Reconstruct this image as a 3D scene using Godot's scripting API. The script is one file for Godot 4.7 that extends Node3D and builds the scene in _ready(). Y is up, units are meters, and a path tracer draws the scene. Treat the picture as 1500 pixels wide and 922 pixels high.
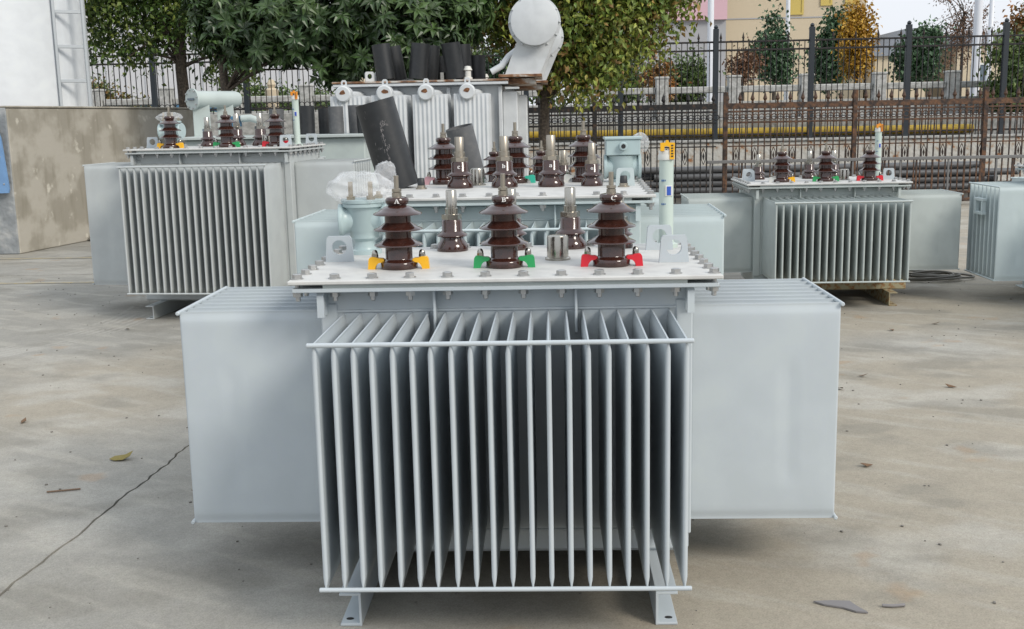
extends Node3D

# ------------------------------------------------------------------ geometry collector
class G:
	var v := PackedVector3Array()
	var n := PackedVector3Array()
	var u := PackedVector2Array()
	var ix := PackedInt32Array()
	# a, b, c run counter-clockwise seen from outside; Godot wants them clockwise
	func tri(a: Vector3, b: Vector3, c: Vector3) -> void:
		var nn := (b - a).cross(c - a)
		if nn.length_squared() < 1e-18: return
		nn = nn.normalized()
		var k := v.size()
		for q in [a, c, b]:
			v.append(q); n.append(nn); u.append(Vector2(q.x, q.z))
		ix.append_array([k, k + 1, k + 2])
	func quad(a: Vector3, b: Vector3, c: Vector3, d: Vector3) -> void:
		tri(a, b, c); tri(a, c, d)
	func grid(rows: Array, wrap := false, flip := false) -> void:
		# smooth surface through rows of points
		var k := v.size(); var nr := rows.size(); var nc: int = rows[0].size()
		var acc := PackedVector3Array(); acc.resize(nr * nc)
		var cols := nc if wrap else nc - 1
		for i in nr - 1:
			for j in cols:
				var j2 := (j + 1) % nc
				var a: Vector3 = rows[i][j]; var b: Vector3 = rows[i][j2]; var c: Vector3 = rows[i + 1][j2]; var d: Vector3 = rows[i + 1][j]
				var fn := (c - a).cross(d - b)
				if flip: fn = -fn
				for w in [i * nc + j, i * nc + j2, (i + 1) * nc + j2, (i + 1) * nc + j]: acc[w] += fn
				var i0 := k + i * nc + j; var i1 := k + i * nc + j2; var i2 := k + (i + 1) * nc + j2; var i3 := k + (i + 1) * nc + j
				if flip: ix.append_array([i0, i1, i2, i0, i2, i3])
				else: ix.append_array([i0, i2, i1, i0, i3, i2])
		for i in nr:
			for j in nc:
				v.append(rows[i][j]); n.append(acc[i * nc + j].normalized()); u.append(Vector2(float(j) / (nc - 1), float(i) / (nr - 1)))
	func box(c: Vector3, s: Vector3, b := Basis.IDENTITY, ch := 0.0) -> void:
		# chamfered box
		var h := s * 0.5
		ch = minf(ch, minf(h.x, minf(h.y, h.z)) * 0.9)
		var f := func(x, y, z): return c + b * Vector3(x, y, z)
		var ax := [0, 1, 2]
		for a in 3:
			var b1 := (a + 1) % 3; var b2 := (a + 2) % 3
			for sg in [-1.0, 1.0]:
				var q := []
				for w in [[-1, -1], [1, -1], [1, 1], [-1, 1]]:
					var p := Vector3.ZERO
					p[a] = h[a] * sg; p[b1] = (h[b1] - ch) * w[0]; p[b2] = (h[b2] - ch) * w[1]
					q.append(c + b * p)
				if sg > 0: quad(q[0], q[1], q[2], q[3])
				else: quad(q[3], q[2], q[1], q[0])
		if ch <= 0.0: return
		for a in 3:
			var b1 := (a + 1) % 3; var b2 := (a + 2) % 3
			for s1 in [-1.0, 1.0]:
				for s2 in [-1.0, 1.0]:
					var p := []
					for w in [[-1.0, 0], [1.0, 0], [1.0, 1], [-1.0, 1]]:
						var q := Vector3.ZERO
						q[a] = (h[a] - ch) * w[0]
						q[b1] = (h[b1] - (0.0 if w[1] == 0 else ch)) * s1
						q[b2] = (h[b2] - (ch if w[1] == 0 else 0.0)) * s2
						p.append(c + b * q)
					if s1 * s2 > 0: quad(p[0], p[1], p[2], p[3])
					else: quad(p[3], p[2], p[1], p[0])
		for sx in [-1.0, 1.0]:
			for sy in [-1.0, 1.0]:
				for sz in [-1.0, 1.0]:
					var p0 := c + b * Vector3(h.x * sx, (h.y - ch) * sy, (h.z - ch) * sz)
					var p1 := c + b * Vector3((h.x - ch) * sx, h.y * sy, (h.z - ch) * sz)
					var p2 := c + b * Vector3((h.x - ch) * sx, (h.y - ch) * sy, h.z * sz)
					if sx * sy * sz > 0: tri(p0, p1, p2)
					else: tri(p2, p1, p0)
	func lathe(prof: Array, seg := 24, xf := Transform3D.IDENTITY, crease := 0.75) -> void:
		# prof: Vector2(r, y) from bottom to top, outside on the right
		var m := prof.size()
		var sn := []
		for i in m - 1:
			var d: Vector2 = prof[i + 1] - prof[i]
			sn.append(Vector2(d.y, -d.x).normalized())
		for i in m - 1:
			var na: Vector2 = sn[i]; var nb: Vector2 = sn[i]
			if i > 0 and sn[i - 1].dot(sn[i]) > crease: na = (sn[i - 1] + sn[i]).normalized()
			if i < m - 2 and sn[i + 1].dot(sn[i]) > crease: nb = (sn[i + 1] + sn[i]).normalized()
			var k := v.size()
			for j in seg + 1:
				var t := TAU * j / seg; var cs := Vector3(cos(t), 0, sin(t))
				v.append(xf * (cs * prof[i].x + Vector3.UP * prof[i].y)); n.append((xf.basis * (cs * na.x + Vector3.UP * na.y)).normalized()); u.append(Vector2(float(j) / seg, float(i) / m))
				v.append(xf * (cs * prof[i + 1].x + Vector3.UP * prof[i + 1].y)); n.append((xf.basis * (cs * nb.x + Vector3.UP * nb.y)).normalized()); u.append(Vector2(float(j) / seg, float(i + 1) / m))
			for j in seg:
				var a := k + j * 2
				ix.append_array([a, a + 2, a + 1, a + 1, a + 2, a + 3])
	func cyl(a: Vector3, b: Vector3, r: float, seg := 12, ch := 0.0, r2 := -1.0) -> void:
		var l := (b - a).length()
		if r2 < 0: r2 = r
		lathe([Vector2(0, 0), Vector2(r - ch, 0), Vector2(r, ch), Vector2(r2, l - ch), Vector2(r2 - ch, l), Vector2(0, l)], seg, Transform3D(along(b - a), a))
	static func along(d: Vector3) -> Basis:
		var y := d.normalized()
		var x := y.cross(Vector3(0, 0, 1) if absf(y.z) < 0.9 else Vector3(1, 0, 0)).normalized()
		return Basis(x, y, x.cross(y))
	func tube(pts: Array, r: float, seg := 8, r_end := -1.0) -> void:
		if r_end < 0: r_end = r
		var rows := []
		var m := pts.size()
		for i in m:
			var d: Vector3 = pts[mini(i + 1, m - 1)] - pts[maxi(i - 1, 0)]
			var bb := along(d); var row := []
			var rr := lerpf(r, r_end, float(i) / (m - 1))
			for j in seg: row.append(pts[i] + bb * Vector3(cos(TAU * j / seg) * rr, 0, sin(TAU * j / seg) * rr))
			rows.append(row)
		grid(rows, true, true)
		for e in [0, m - 1]:
			for j in seg:
				var a: Vector3 = rows[e][j]; var b: Vector3 = rows[e][(j + 1) % seg]
				if e == 0: tri(pts[e], a, b)
				else: tri(pts[e], b, a)
	func extrude(poly: PackedVector2Array, d: float, xf := Transform3D.IDENTITY) -> void:
		# polygon in xy, thickness d centred on z
		if Geometry2D.is_polygon_clockwise(poly): poly.reverse()
		var t := Geometry2D.triangulate_polygon(poly)
		for i in range(0, t.size(), 3):
			var a := poly[t[i]]; var b := poly[t[i + 1]]; var c := poly[t[i + 2]]
			if (b - a).cross(c - a) < 0: var q := b; b = c; c = q
			tri(xf * Vector3(a.x, a.y, d / 2), xf * Vector3(b.x, b.y, d / 2), xf * Vector3(c.x, c.y, d / 2))
			tri(xf * Vector3(c.x, c.y, -d / 2), xf * Vector3(b.x, b.y, -d / 2), xf * Vector3(a.x, a.y, -d / 2))
		for i in poly.size():
			var a := poly[i]; var b := poly[(i + 1) % poly.size()]
			quad(xf * Vector3(a.x, a.y, -d / 2), xf * Vector3(b.x, b.y, -d / 2), xf * Vector3(b.x, b.y, d / 2), xf * Vector3(a.x, a.y, d / 2))
	func plate_hole(poly: PackedVector2Array, hc: Vector2, r: float, d: float, xf := Transform3D.IDENTITY, seg := 28) -> void:
		var o := []; var h := []
		var big := PackedVector2Array()
		for j in seg:
			var dir := Vector2(cos(TAU * j / seg), sin(TAU * j / seg))
			var best := 99.0
			for i in poly.size():
				var hit = Geometry2D.segment_intersects_segment(hc, hc + dir * 9.0, poly[i], poly[(i + 1) % poly.size()])
				if hit != null: best = minf(best, (hit - hc).length())
			o.append(hc + dir * best); h.append(hc + dir * r)
		for pt in poly:   # snap the nearest ray end to each corner
			var bi := 0
			for j in seg:
				if (o[j] - pt).length() < (o[bi] - pt).length(): bi = j
			o[bi] = pt
		for j in seg:
			var j2 := (j + 1) % seg
			var f := func(q: Vector2, z: float) -> Vector3: return xf * Vector3(q.x, q.y, z)
			quad(f.call(h[j], d / 2), f.call(o[j], d / 2), f.call(o[j2], d / 2), f.call(h[j2], d / 2))
			quad(f.call(h[j2], -d / 2), f.call(o[j2], -d / 2), f.call(o[j], -d / 2), f.call(h[j], -d / 2))
			quad(f.call(o[j], -d / 2), f.call(o[j2], -d / 2), f.call(o[j2], d / 2), f.call(o[j], d / 2))
			quad(f.call(h[j2], -d / 2), f.call(h[j], -d / 2), f.call(h[j], d / 2), f.call(h[j2], d / 2))
	func mesh() -> ArrayMesh:
		var a := []; a.resize(Mesh.ARRAY_MAX)
		a[Mesh.ARRAY_VERTEX] = v; a[Mesh.ARRAY_NORMAL] = n; a[Mesh.ARRAY_TEX_UV] = u; a[Mesh.ARRAY_INDEX] = ix
		var m := ArrayMesh.new(); m.add_surface_from_arrays(Mesh.PRIMITIVE_TRIANGLES, a)
		return m

# ------------------------------------------------------------------ scene helpers
var taken := {}
var M := {}
var cache := {}
var rng := RandomNumberGenerator.new()

func numbered(called: String) -> String:
	if not taken.has(called):
		taken[called] = 0
		return called
	taken[called] += 1
	return "%s_%03d" % [called, taken[called]]

func tag(o: Node, label: String, category: String, group := "", kind := "") -> void:
	if label != "": o.set_meta("label", label)
	if category != "": o.set_meta("category", category)
	if group != "": o.set_meta("group", group)
	if kind != "": o.set_meta("kind", kind)

func thing(called: String, label: String, category: String, at := Vector3.ZERO, turn := 0.0, group := "") -> Node3D:
	var o := Node3D.new(); o.name = numbered(called); add_child(o)
	o.position = at; o.rotation.y = turn
	tag(o, label, category, group)
	return o

func part(called: String, m: Mesh, mt: Material, parent: Node, at := Vector3.ZERO, b := Basis.IDENTITY) -> MeshInstance3D:
	var o := MeshInstance3D.new(); o.mesh = m; o.material_override = mt
	o.transform = Transform3D(b, at)
	if parent == self:
		o.name = numbered(called); add_child(o)
	else:
		o.name = called; parent.add_child(o, true)
	return o

func single(called: String, m: Mesh, mt: Material, label: String, category: String, at := Vector3.ZERO, b := Basis.IDENTITY, group := "") -> MeshInstance3D:
	var o := part(called, m, mt, self, at, b)
	tag(o, label, category, group)
	return o

func structure(called: String, m: Mesh, mt: Material, at := Vector3.ZERO) -> MeshInstance3D:
	var o := part(called, m, mt, self, at)
	o.set_meta("kind", "structure")
	return o

func memo(key: String, make: Callable) -> Mesh:
	if not cache.has(key): cache[key] = make.call()
	return cache[key]

func col(r: float, g: float, b: float) -> Color:
	return Color(r, g, b).linear_to_srgb()

func noise_image(size: int, freq: float, oct: int, seed_: int, type := FastNoiseLite.TYPE_SIMPLEX_SMOOTH) -> Image:
	var f := FastNoiseLite.new(); f.seed = seed_; f.frequency = freq; f.fractal_octaves = oct; f.noise_type = type
	return f.get_seamless_image(size, size)

func ramp_texture(im: Image, stops: Array) -> ImageTexture:
	# stops: [[position, linear colour], ...] -> sRGB colour texture
	var out := Image.create(im.get_width(), im.get_height(), false, Image.FORMAT_RGB8)
	var lut := []
	for i in 256:
		var t := i / 255.0
		var c: Color = stops[0][1]
		for k in stops.size() - 1:
			if t >= stops[k][0]:
				c = stops[k][1].lerp(stops[k + 1][1], clampf((t - stops[k][0]) / maxf(1e-4, stops[k + 1][0] - stops[k][0]), 0, 1))
		lut.append(c.linear_to_srgb())
	for y in im.get_height():
		for x in im.get_width():
			out.set_pixel(x, y, lut[int(im.get_pixel(x, y).r * 255.0)])
	out.generate_mipmaps()
	return ImageTexture.create_from_image(out)

func bump(im: Image, amount: float) -> ImageTexture:
	var c: Image = im.duplicate(); c.convert(Image.FORMAT_RGBA8); c.bump_map_to_normal_map(amount)
	return ImageTexture.create_from_image(c)

func plain(r: float, g: float, b: float, rough := 0.6, metal := 0.0) -> StandardMaterial3D:
	var m := StandardMaterial3D.new(); m.albedo_color = col(r, g, b); m.roughness = rough; m.metallic = metal
	return m

func tri_mat(tex: Texture2D, scale: float, rough := 0.6, nrm: Texture2D = null, nscale := 0.3, world := false) -> StandardMaterial3D:
	var m := StandardMaterial3D.new(); m.albedo_texture = tex; m.roughness = rough
	m.uv1_triplanar = true; m.uv1_world_triplanar = world; m.uv1_scale = Vector3.ONE * scale
	if nrm: m.normal_enabled = true; m.normal_texture = nrm; m.normal_scale = nscale
	return m

func make_materials() -> void:
	var n1 := noise_image(256, 0.012, 5, 3)
	var n2 := noise_image(256, 0.03, 4, 11)
	var fine := noise_image(256, 0.09, 3, 21)
	var nf := bump(fine, 2.0)
	var soft := bump(n1, 3.0)
	M.nf = nf
	var tint := func(r, g, b, k, rough, sc := 1.3):
		# painted sheet steel, a faint uneven film of dust and hand marks
		var t := ramp_texture(n1, [[0.2, Color(r * (1 - k), g * (1 - k), b * (1 - k))], [0.55, Color(r, g, b)], [0.8, Color(r * 1.03, g * 1.03, b * 1.02)]])
		return tri_mat(t, sc, rough, soft, 0.06)
	M.paint = tint.call(0.455, 0.501, 0.528, 0.03, 0.36)
	M.paint_l = tint.call(0.440, 0.468, 0.468, 0.05, 0.42)
	M.paint_m = tint.call(0.480, 0.552, 0.560, 0.04, 0.36)
	M.paint_r = tint.call(0.432, 0.475, 0.462, 0.07, 0.42)
	M.lid = tint.call(0.545, 0.542, 0.52, 0.12, 0.55, 2.2)
	M.valve = tint.call(0.384, 0.480, 0.488, 0.05, 0.33, 2.0)
	M.white = tint.call(0.557, 0.580, 0.593, 0.08, 0.45)
	M.celadon = tint.call(0.424, 0.480, 0.464, 0.07, 0.42)
	M.tube = plain(0.47, 0.55, 0.50, 0.4)
	M.gasket = plain(0.02, 0.02, 0.02, 0.8)  # near-black, worn by the discs that paint shade into openings
	M.zinc = plain(0.46, 0.46, 0.45, 0.36, 0.8)
	M.steel = plain(0.40, 0.38, 0.34, 0.22, 1.0)
	M.brass = plain(0.38, 0.31, 0.20, 0.36, 0.9)
	M.nickel = plain(0.36, 0.325, 0.27, 0.38, 0.9)
	var g := tri_mat(ramp_texture(n2, [[0.2, Color(0.030, 0.011, 0.008)], [0.8, Color(0.050, 0.018, 0.013)]]), 6.0, 0.16)
	g.clearcoat_enabled = true; g.clearcoat = 0.6; g.clearcoat_roughness = 0.08
	M.glaze = g
	M.yellow = plain(0.80, 0.42, 0.01, 0.4)
	M.green = plain(0.02, 0.30, 0.09, 0.4)
	M.red = plain(0.60, 0.015, 0.03, 0.4)
	M.pink = plain(0.62, 0.36, 0.40, 0.45)
	M.teal = plain(0.03, 0.42, 0.30, 0.4)
	M.pale = plain(0.62, 0.62, 0.58, 0.45)
	M.orange = plain(0.75, 0.27, 0.02, 0.45)
	M.blue = plain(0.03, 0.09, 0.42, 0.4)
	M.letter = plain(0.75, 0.74, 0.72, 0.6)
	M.ink = plain(0.05, 0.12, 0.28, 0.6)
	M.black_plastic = plain(0.025, 0.027, 0.03, 0.5)
	M.sleeve = tri_mat(ramp_texture(n2, [[0.2, Color(0.016, 0.018, 0.020)], [0.75, Color(0.022, 0.024, 0.026)], [0.9, Color(0.035, 0.036, 0.036)]]), 2.5, 0.42, nf, 0.05)
	M.sleeve_grey = tri_mat(ramp_texture(n2, [[0.2, Color(0.085, 0.088, 0.092)], [0.7, Color(0.105, 0.108, 0.112)], [0.9, Color(0.14, 0.14, 0.135)]]), 2.0, 0.5, nf, 0.05)
	var wrap := plain(0.86, 0.87, 0.88, 0.38); wrap.transparency = BaseMaterial3D.TRANSPARENCY_ALPHA; wrap.albedo_color.a = 0.24; wrap.cull_mode = BaseMaterial3D.CULL_DISABLED
	M.wrap = wrap
	var rs := func(c0, c1, c2, a, b, sc):
		return tri_mat(ramp_texture(n2, [[a, c0], [b, c1], [0.85, c2]]), sc, 0.75, nf, 0.5)
	M.rusty_white = rs.call(Color(0.50, 0.48, 0.44), Color(0.24, 0.12, 0.055), Color(0.10, 0.045, 0.025), 0.33, 0.55, 0.6)
	M.rust = rs.call(Color(0.10, 0.045, 0.02), Color(0.19, 0.08, 0.03), Color(0.28, 0.13, 0.05), 0.3, 0.6, 2.0)
	M.rust_dark = rs.call(Color(0.032, 0.022, 0.018), Color(0.075, 0.042, 0.027), Color(0.15, 0.072, 0.034), 0.3, 0.5, 0.9)
	M.iron = rs.call(Color(0.012, 0.012, 0.013), Color(0.022, 0.02, 0.019), Color(0.06, 0.035, 0.022), 0.4, 0.65, 1.2)
	M.post = plain(0.018, 0.025, 0.032, 0.5)
	M.foot_rust = rs.call(Color(0.33, 0.30, 0.19), Color(0.28, 0.17, 0.07), Color(0.20, 0.085, 0.03), 0.45, 0.65, 2.5)
	# weathered render on the yard wall: mottled, with dark streaks that have run down from the coping
	var wallimg := Image.create(512, 256, false, Image.FORMAT_RGB8)
	var fa := FastNoiseLite.new(); fa.seed = 5; fa.frequency = 0.011; fa.fractal_octaves = 5
	var fb := FastNoiseLite.new(); fb.seed = 9; fb.frequency = 0.035; fb.fractal_octaves = 3
	for y in 256:
		for x in 512:
			var t := fa.get_noise_2d(x, y) * 0.5 + 0.5
			var s := fb.get_noise_2d(x * 1.6, y * 0.16) * 0.5 + 0.5
			var c := Color(0.29, 0.268, 0.22).lerp(Color(0.40, 0.375, 0.32), smoothstep(0.35, 0.65, t))
			c = c.lerp(Color(0.22, 0.20, 0.155), 0.55 * smoothstep(0.52, 0.8, s) * smoothstep(0.3, 0.7, 1.0 - t))
			c = c.lerp(Color(0.60, 0.57, 0.49), smoothstep(0.70, 0.86, fa.get_noise_2d(x * 2.0 + 900, y * 2.0) * 0.5 + 0.5) * 0.8)
			wallimg.set_pixel(x, y, c.linear_to_srgb())
	wallimg.generate_mipmaps()
	M.wall = tri_mat(ImageTexture.create_from_image(wallimg), 0.45, 0.9, nf, 0.12)
	M.wall.uv1_scale = Vector3(0.28, 0.6, 0.28)
	M.stained = rs.call(Color(0.22, 0.235, 0.245), Color(0.28, 0.295, 0.30), Color(0.36, 0.365, 0.36), 0.3, 0.6, 0.5)
	M.concrete_far = rs.call(Color(0.30, 0.30, 0.28), Color(0.40, 0.40, 0.38), Color(0.46, 0.45, 0.43), 0.3, 0.6, 0.8)
	M.whitewash = rs.call(Color(0.50, 0.49, 0.45), Color(0.42, 0.38, 0.32), Color(0.30, 0.14, 0.06), 0.5, 0.72, 0.5)
	M.bluepanel = tint.call(0.16, 0.30, 0.52, 0.1, 0.5)
	M.tank = tint.call(0.66, 0.69, 0.715, 0.06, 0.42)
	M.galv = plain(0.42, 0.45, 0.47, 0.45, 0.4)
	M.bark = rs.call(Color(0.045, 0.035, 0.026), Color(0.085, 0.066, 0.048), Color(0.14, 0.11, 0.085), 0.3, 0.6, 3.0)
	M.railing = plain(0.15, 0.15, 0.15, 0.6)
	M.gaspipe = plain(0.42, 0.28, 0.02, 0.5)
	M.pipe = plain(0.10, 0.102, 0.105, 0.38)
	M.asphalt = plain(0.06, 0.06, 0.062, 0.9)
	M.soil = rs.call(Color(0.05, 0.045, 0.035), Color(0.09, 0.075, 0.055), Color(0.14, 0.12, 0.09), 0.3, 0.6, 0.7)
	M.beige = plain(0.50, 0.42, 0.30, 0.85)
	M.ywin = plain(0.50, 0.38, 0.10, 0.3)
	M.pinkwall = plain(0.55, 0.36, 0.40, 0.85)
	M.greywall = plain(0.33, 0.33, 0.34, 0.85)
	M.shed = plain(0.50, 0.50, 0.51, 0.6)
	M.shed_blue = plain(0.05, 0.14, 0.24, 0.5)
	M.roof = plain(0.20, 0.22, 0.25, 0.7)
	M.glass = plain(0.10, 0.13, 0.16, 0.1)
	M.whitepole = plain(0.68, 0.70, 0.74, 0.45)
	M.yellow_line = tri_mat(ramp_texture(n2, [[0.3, Color(0.44, 0.36, 0.20)], [0.55, Color(0.36, 0.325, 0.245)], [0.75, Color(0.33, 0.305, 0.26)]]), 1.2, 0.85)
	M.dead_leaf = plain(0.20, 0.16, 0.04, 0.7)
	M.brown_leaf = plain(0.14, 0.08, 0.04, 0.8)
	M.cardboard = plain(0.20, 0.19, 0.19, 0.8)
	M.twig = plain(0.18, 0.12, 0.08, 0.85)
	M.cable = plain(0.16, 0.15, 0.13, 0.7)
	M.stone = plain(0.46, 0.43, 0.38, 0.9)
	M.brick = plain(0.42, 0.19, 0.09, 0.9)

# ------------------------------------------------------------------ ground
const GX0 := -9.0
const GZ0 := -14.0
const GS := 20.0
func ground_texture() -> StandardMaterial3D:
	var N := 1400
	var im := Image.create(N, N, false, Image.FORMAT_RGB8)
	var a := FastNoiseLite.new(); a.seed = 2; a.frequency = 0.32; a.fractal_octaves = 5
	var b := FastNoiseLite.new(); b.seed = 17; b.frequency = 0.9; b.fractal_octaves = 5
	var c := FastNoiseLite.new(); c.seed = 31; c.frequency = 4.0; c.fractal_octaves = 4
	var d := FastNoiseLite.new(); d.seed = 44; d.frequency = 14.0; d.fractal_octaves = 3
	for j in N:
		for i in N:
			var x := GX0 + GS * i / N; var z := GZ0 + GS * j / N
			var warm := smoothstep(-0.35, 0.35, a.get_noise_2d(x, z) + 0.10 * (x + 0.4))
			var k := Color(0.325, 0.312, 0.28).lerp(Color(0.37, 0.33, 0.265), warm)
			var bl := b.get_noise_2d(x, z * 1.4)
			k = k.lerp(Color(0.47, 0.45, 0.405), 0.55 * smoothstep(0.05, 0.45, bl))
			k = k.lerp(Color(0.225, 0.212, 0.18), 0.5 * smoothstep(0.05, 0.5, -b.get_noise_2d(x * 1.1 + 40.0, z * 1.8)))
			# swept dust in streaks
			k = k.lerp(Color(0.46, 0.435, 0.38), 0.4 * smoothstep(0.1, 0.5, c.get_noise_2d((x + z * 0.6) * 0.25, (z - x * 0.6) * 1.3)))
			k *= 1.06 + 0.08 * c.get_noise_2d(x, z) + 0.08 * d.get_noise_2d(x, z)
			# rust drips
			k = k.lerp(Color(0.42, 0.24, 0.10), 0.30 * smoothstep(0.46, 0.62, b.get_noise_2d(x * 1.7 - 70.0, z * 1.7 + 13.0)))
			# pale tyre tracks curving behind the transformers on the left
			if x < -1.4 and z < -1.0:
				var r := Vector2(x + 5.6, z + 5.0).length()
				var w := fposmod(r - 2.42, 0.065) / 0.065
				if r > 2.42 and r < 2.76 and w < 0.45: k = k.lerp(Color(0.50, 0.48, 0.44), 0.45 * smoothstep(-0.3, 0.3, c.get_noise_2d(x * 0.5, z * 0.5)))
			im.set_pixel(i, j, Color(clampf(k.r, 0.02, 0.9), clampf(k.g, 0.02, 0.9), clampf(k.b, 0.02, 0.9)).linear_to_srgb())
	im.generate_mipmaps()
	var m := StandardMaterial3D.new(); m.albedo_texture = ImageTexture.create_from_image(im)
	m.roughness = 0.88
	# fine sand, pits and pale aggregate
	var D := 512
	var di := Image.create(D, D, false, Image.FORMAT_RGB8)
	var e1 := noise_image(D, 0.22, 3, 61); var e2 := noise_image(D, 0.07, 3, 62); var e3 := noise_image(D, 0.12, 2, 63, FastNoiseLite.TYPE_CELLULAR)
	for j in D:
		for i in D:
			var q := 0.80 + 0.34 * (e1.get_pixel(i, j).r - 0.5) + 0.16 * (e2.get_pixel(i, j).r - 0.5)
			q -= 0.35 * smoothstep(0.80, 0.9, e1.get_pixel((i + 200) % D, (j + 77) % D).r)
			q = clampf(q, 0.15, 1.0)
			di.set_pixel(i, j, Color(q, q, q * 0.985).linear_to_srgb())
	di.generate_mipmaps()
	m.detail_enabled = true; m.detail_albedo = ImageTexture.create_from_image(di); m.detail_blend_mode = BaseMaterial3D.BLEND_MODE_MUL; m.detail_uv_layer = BaseMaterial3D.DETAIL_UV_2
	return m

func joint_x(z: float) -> float:
	return -1.575 - 0.05 * z + 0.005 * sin(z * 9.0) + 0.004 * sin(z * 23.0 + 1.0) + 0.003 * sin(z * 61.0)

func slab(inner: Array) -> Mesh:
	# a slab from a closed outline in xz, top at y = 0, 0.06 thick
	var g := G.new()
	var poly := PackedVector2Array()
	for p in inner: poly.append(Vector2(p.x, -p.y))
	g.extrude(poly, 0.06, Transform3D(Basis(Vector3.RIGHT, -PI / 2), Vector3(0, -0.03, 0)))
	var u1 := PackedVector2Array(); var u2 := PackedVector2Array()
	for p in g.v:
		u1.append(Vector2((p.x - GX0) / GS, (p.z - GZ0) / GS)); u2.append(Vector2(p.x, p.z + p.y) / 0.83)
	var a := []; a.resize(Mesh.ARRAY_MAX)
	a[Mesh.ARRAY_VERTEX] = g.v; a[Mesh.ARRAY_NORMAL] = g.n; a[Mesh.ARRAY_TEX_UV] = u1; a[Mesh.ARRAY_TEX_UV2] = u2; a[Mesh.ARRAY_INDEX] = g.ix
	var m := ArrayMesh.new(); m.add_surface_from_arrays(Mesh.PRIMITIVE_TRIANGLES, a)
	return m

func build_ground() -> void:
	var big := G.new()
	big.quad(Vector3(-400, -0.06, 400), Vector3(400, -0.06, 400), Vector3(400, -0.06, -400), Vector3(-400, -0.06, -400))
	structure("ground", big.mesh(), M.soil)
	var gm := ground_texture()
	# four concrete slabs that meet at a ragged joint and at a straight joint further back
	var zj := -7.33
	var left := [Vector2(-30, zj + 0.012)]; var right := []
	var z := zj + 0.012
	while z < 8.0:
		left.append(Vector2(joint_x(z) - 0.004 - 0.004 * absf(sin(z * 31.0)), z)); right.append(Vector2(joint_x(z) + 0.004, z)); z += 0.05
	left.append(Vector2(joint_x(8.0), 8.0)); left.append(Vector2(-30, 8))
	right.append(Vector2(joint_x(8.0) + 0.01, 8.0))
	right.append(Vector2(30, 8)); right.append(Vector2(30, zj + 0.012))
	structure("concrete_slab", slab(left), gm)
	structure("concrete_slab", slab(right), gm)
	structure("concrete_slab", slab([Vector2(-30, -14.2), Vector2(30, -14.2), Vector2(30, zj - 0.012), Vector2(-30, zj - 0.012)]), gm)
	for zz in [-8.75, -6.86]:
		var l := G.new()
		l.quad(Vector3(-9, 0.004, zz + 0.035), Vector3(-3.2, 0.004, zz + 0.035 + 0.1), Vector3(-3.2, 0.004, zz - 0.035 + 0.1), Vector3(-9, 0.004, zz - 0.035))
		structure("painted_line", l.mesh(), M.yellow_line)

# ------------------------------------------------------------------ transformers
func fin_mesh(key: String, L: float, H: float, T: float, panel := false, seed_ := 1) -> Mesh:
	# pressed sheet cooling fin: root at x = 0, outer edge at x = L, from y = 0 to H, pinched shut at top and bottom
	return memo(key, func():
		var g := G.new()
		var ns := FastNoiseLite.new(); ns.seed = seed_; ns.frequency = 1.5; ns.fractal_octaves = 2
		var ys := [0.0, 0.006, 0.008, 0.016, 0.024, 0.034, 0.05]
		var ny := 22 if panel else 6
		for i in ny + 1: ys.append(lerpf(0.07, H - 0.07, float(i) / ny))
		ys.append_array([H - 0.05, H - 0.034, H - 0.024, H - 0.016, H - 0.008, H - 0.006, H])
		var nx := 24 if panel else 5
		var rows := []
		for y in ys:
			var e := minf(y, H - y)
			var h := lerpf(0.0022, T / 2, smoothstep(0.006, 0.034, e))
			var row := []
			for sgn in [-1.0, 1.0]:
				var side := []
				for i in nx + 1:
					var x := (L - h) * i / nx
					var z: float = h
					if panel:
						var edge := smoothstep(0.012, 0.1, e) * smoothstep(0.0, 0.08, x) * smoothstep(0.0, 0.05, L - x)
						z += edge * 0.0035 * ns.get_noise_2d(x, y * 0.7 + sgn * 9.0)
						var ch := smoothstep(0.62, 0.65, x / L) * (1.0 - smoothstep(0.69, 0.72, x / L)) * smoothstep(0.18, 0.22, y / H) * (1.0 - smoothstep(0.70, 0.74, y / H))
						z -= ch * 0.0035
					side.append(Vector3(x, y, sgn * z))
				if sgn > 0: side.reverse()
				row.append_array(side)
				if sgn < 0:
					for k in range(1, 6):
						var t := -PI / 2 + PI * k / 6
						row.append(Vector3(L - h + cos(t) * h, y, sin(t) * h))
			rows.append(row)
		for e in [0, rows.size() - 1]:   # close the seam at both ends
			var rw: Array = rows[e]; var m: int = rw.size()
			for i in m / 2 - 1:
				var a: Vector3 = rw[i]; var b: Vector3 = rw[i + 1]; var c: Vector3 = rw[m - 2 - i]; var d: Vector3 = rw[m - 1 - i]
				if e == 0: g.quad(a, b, c, d)
				else: g.quad(d, c, b, a)
		g.grid(rows, true)
		return g.mesh())

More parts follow.
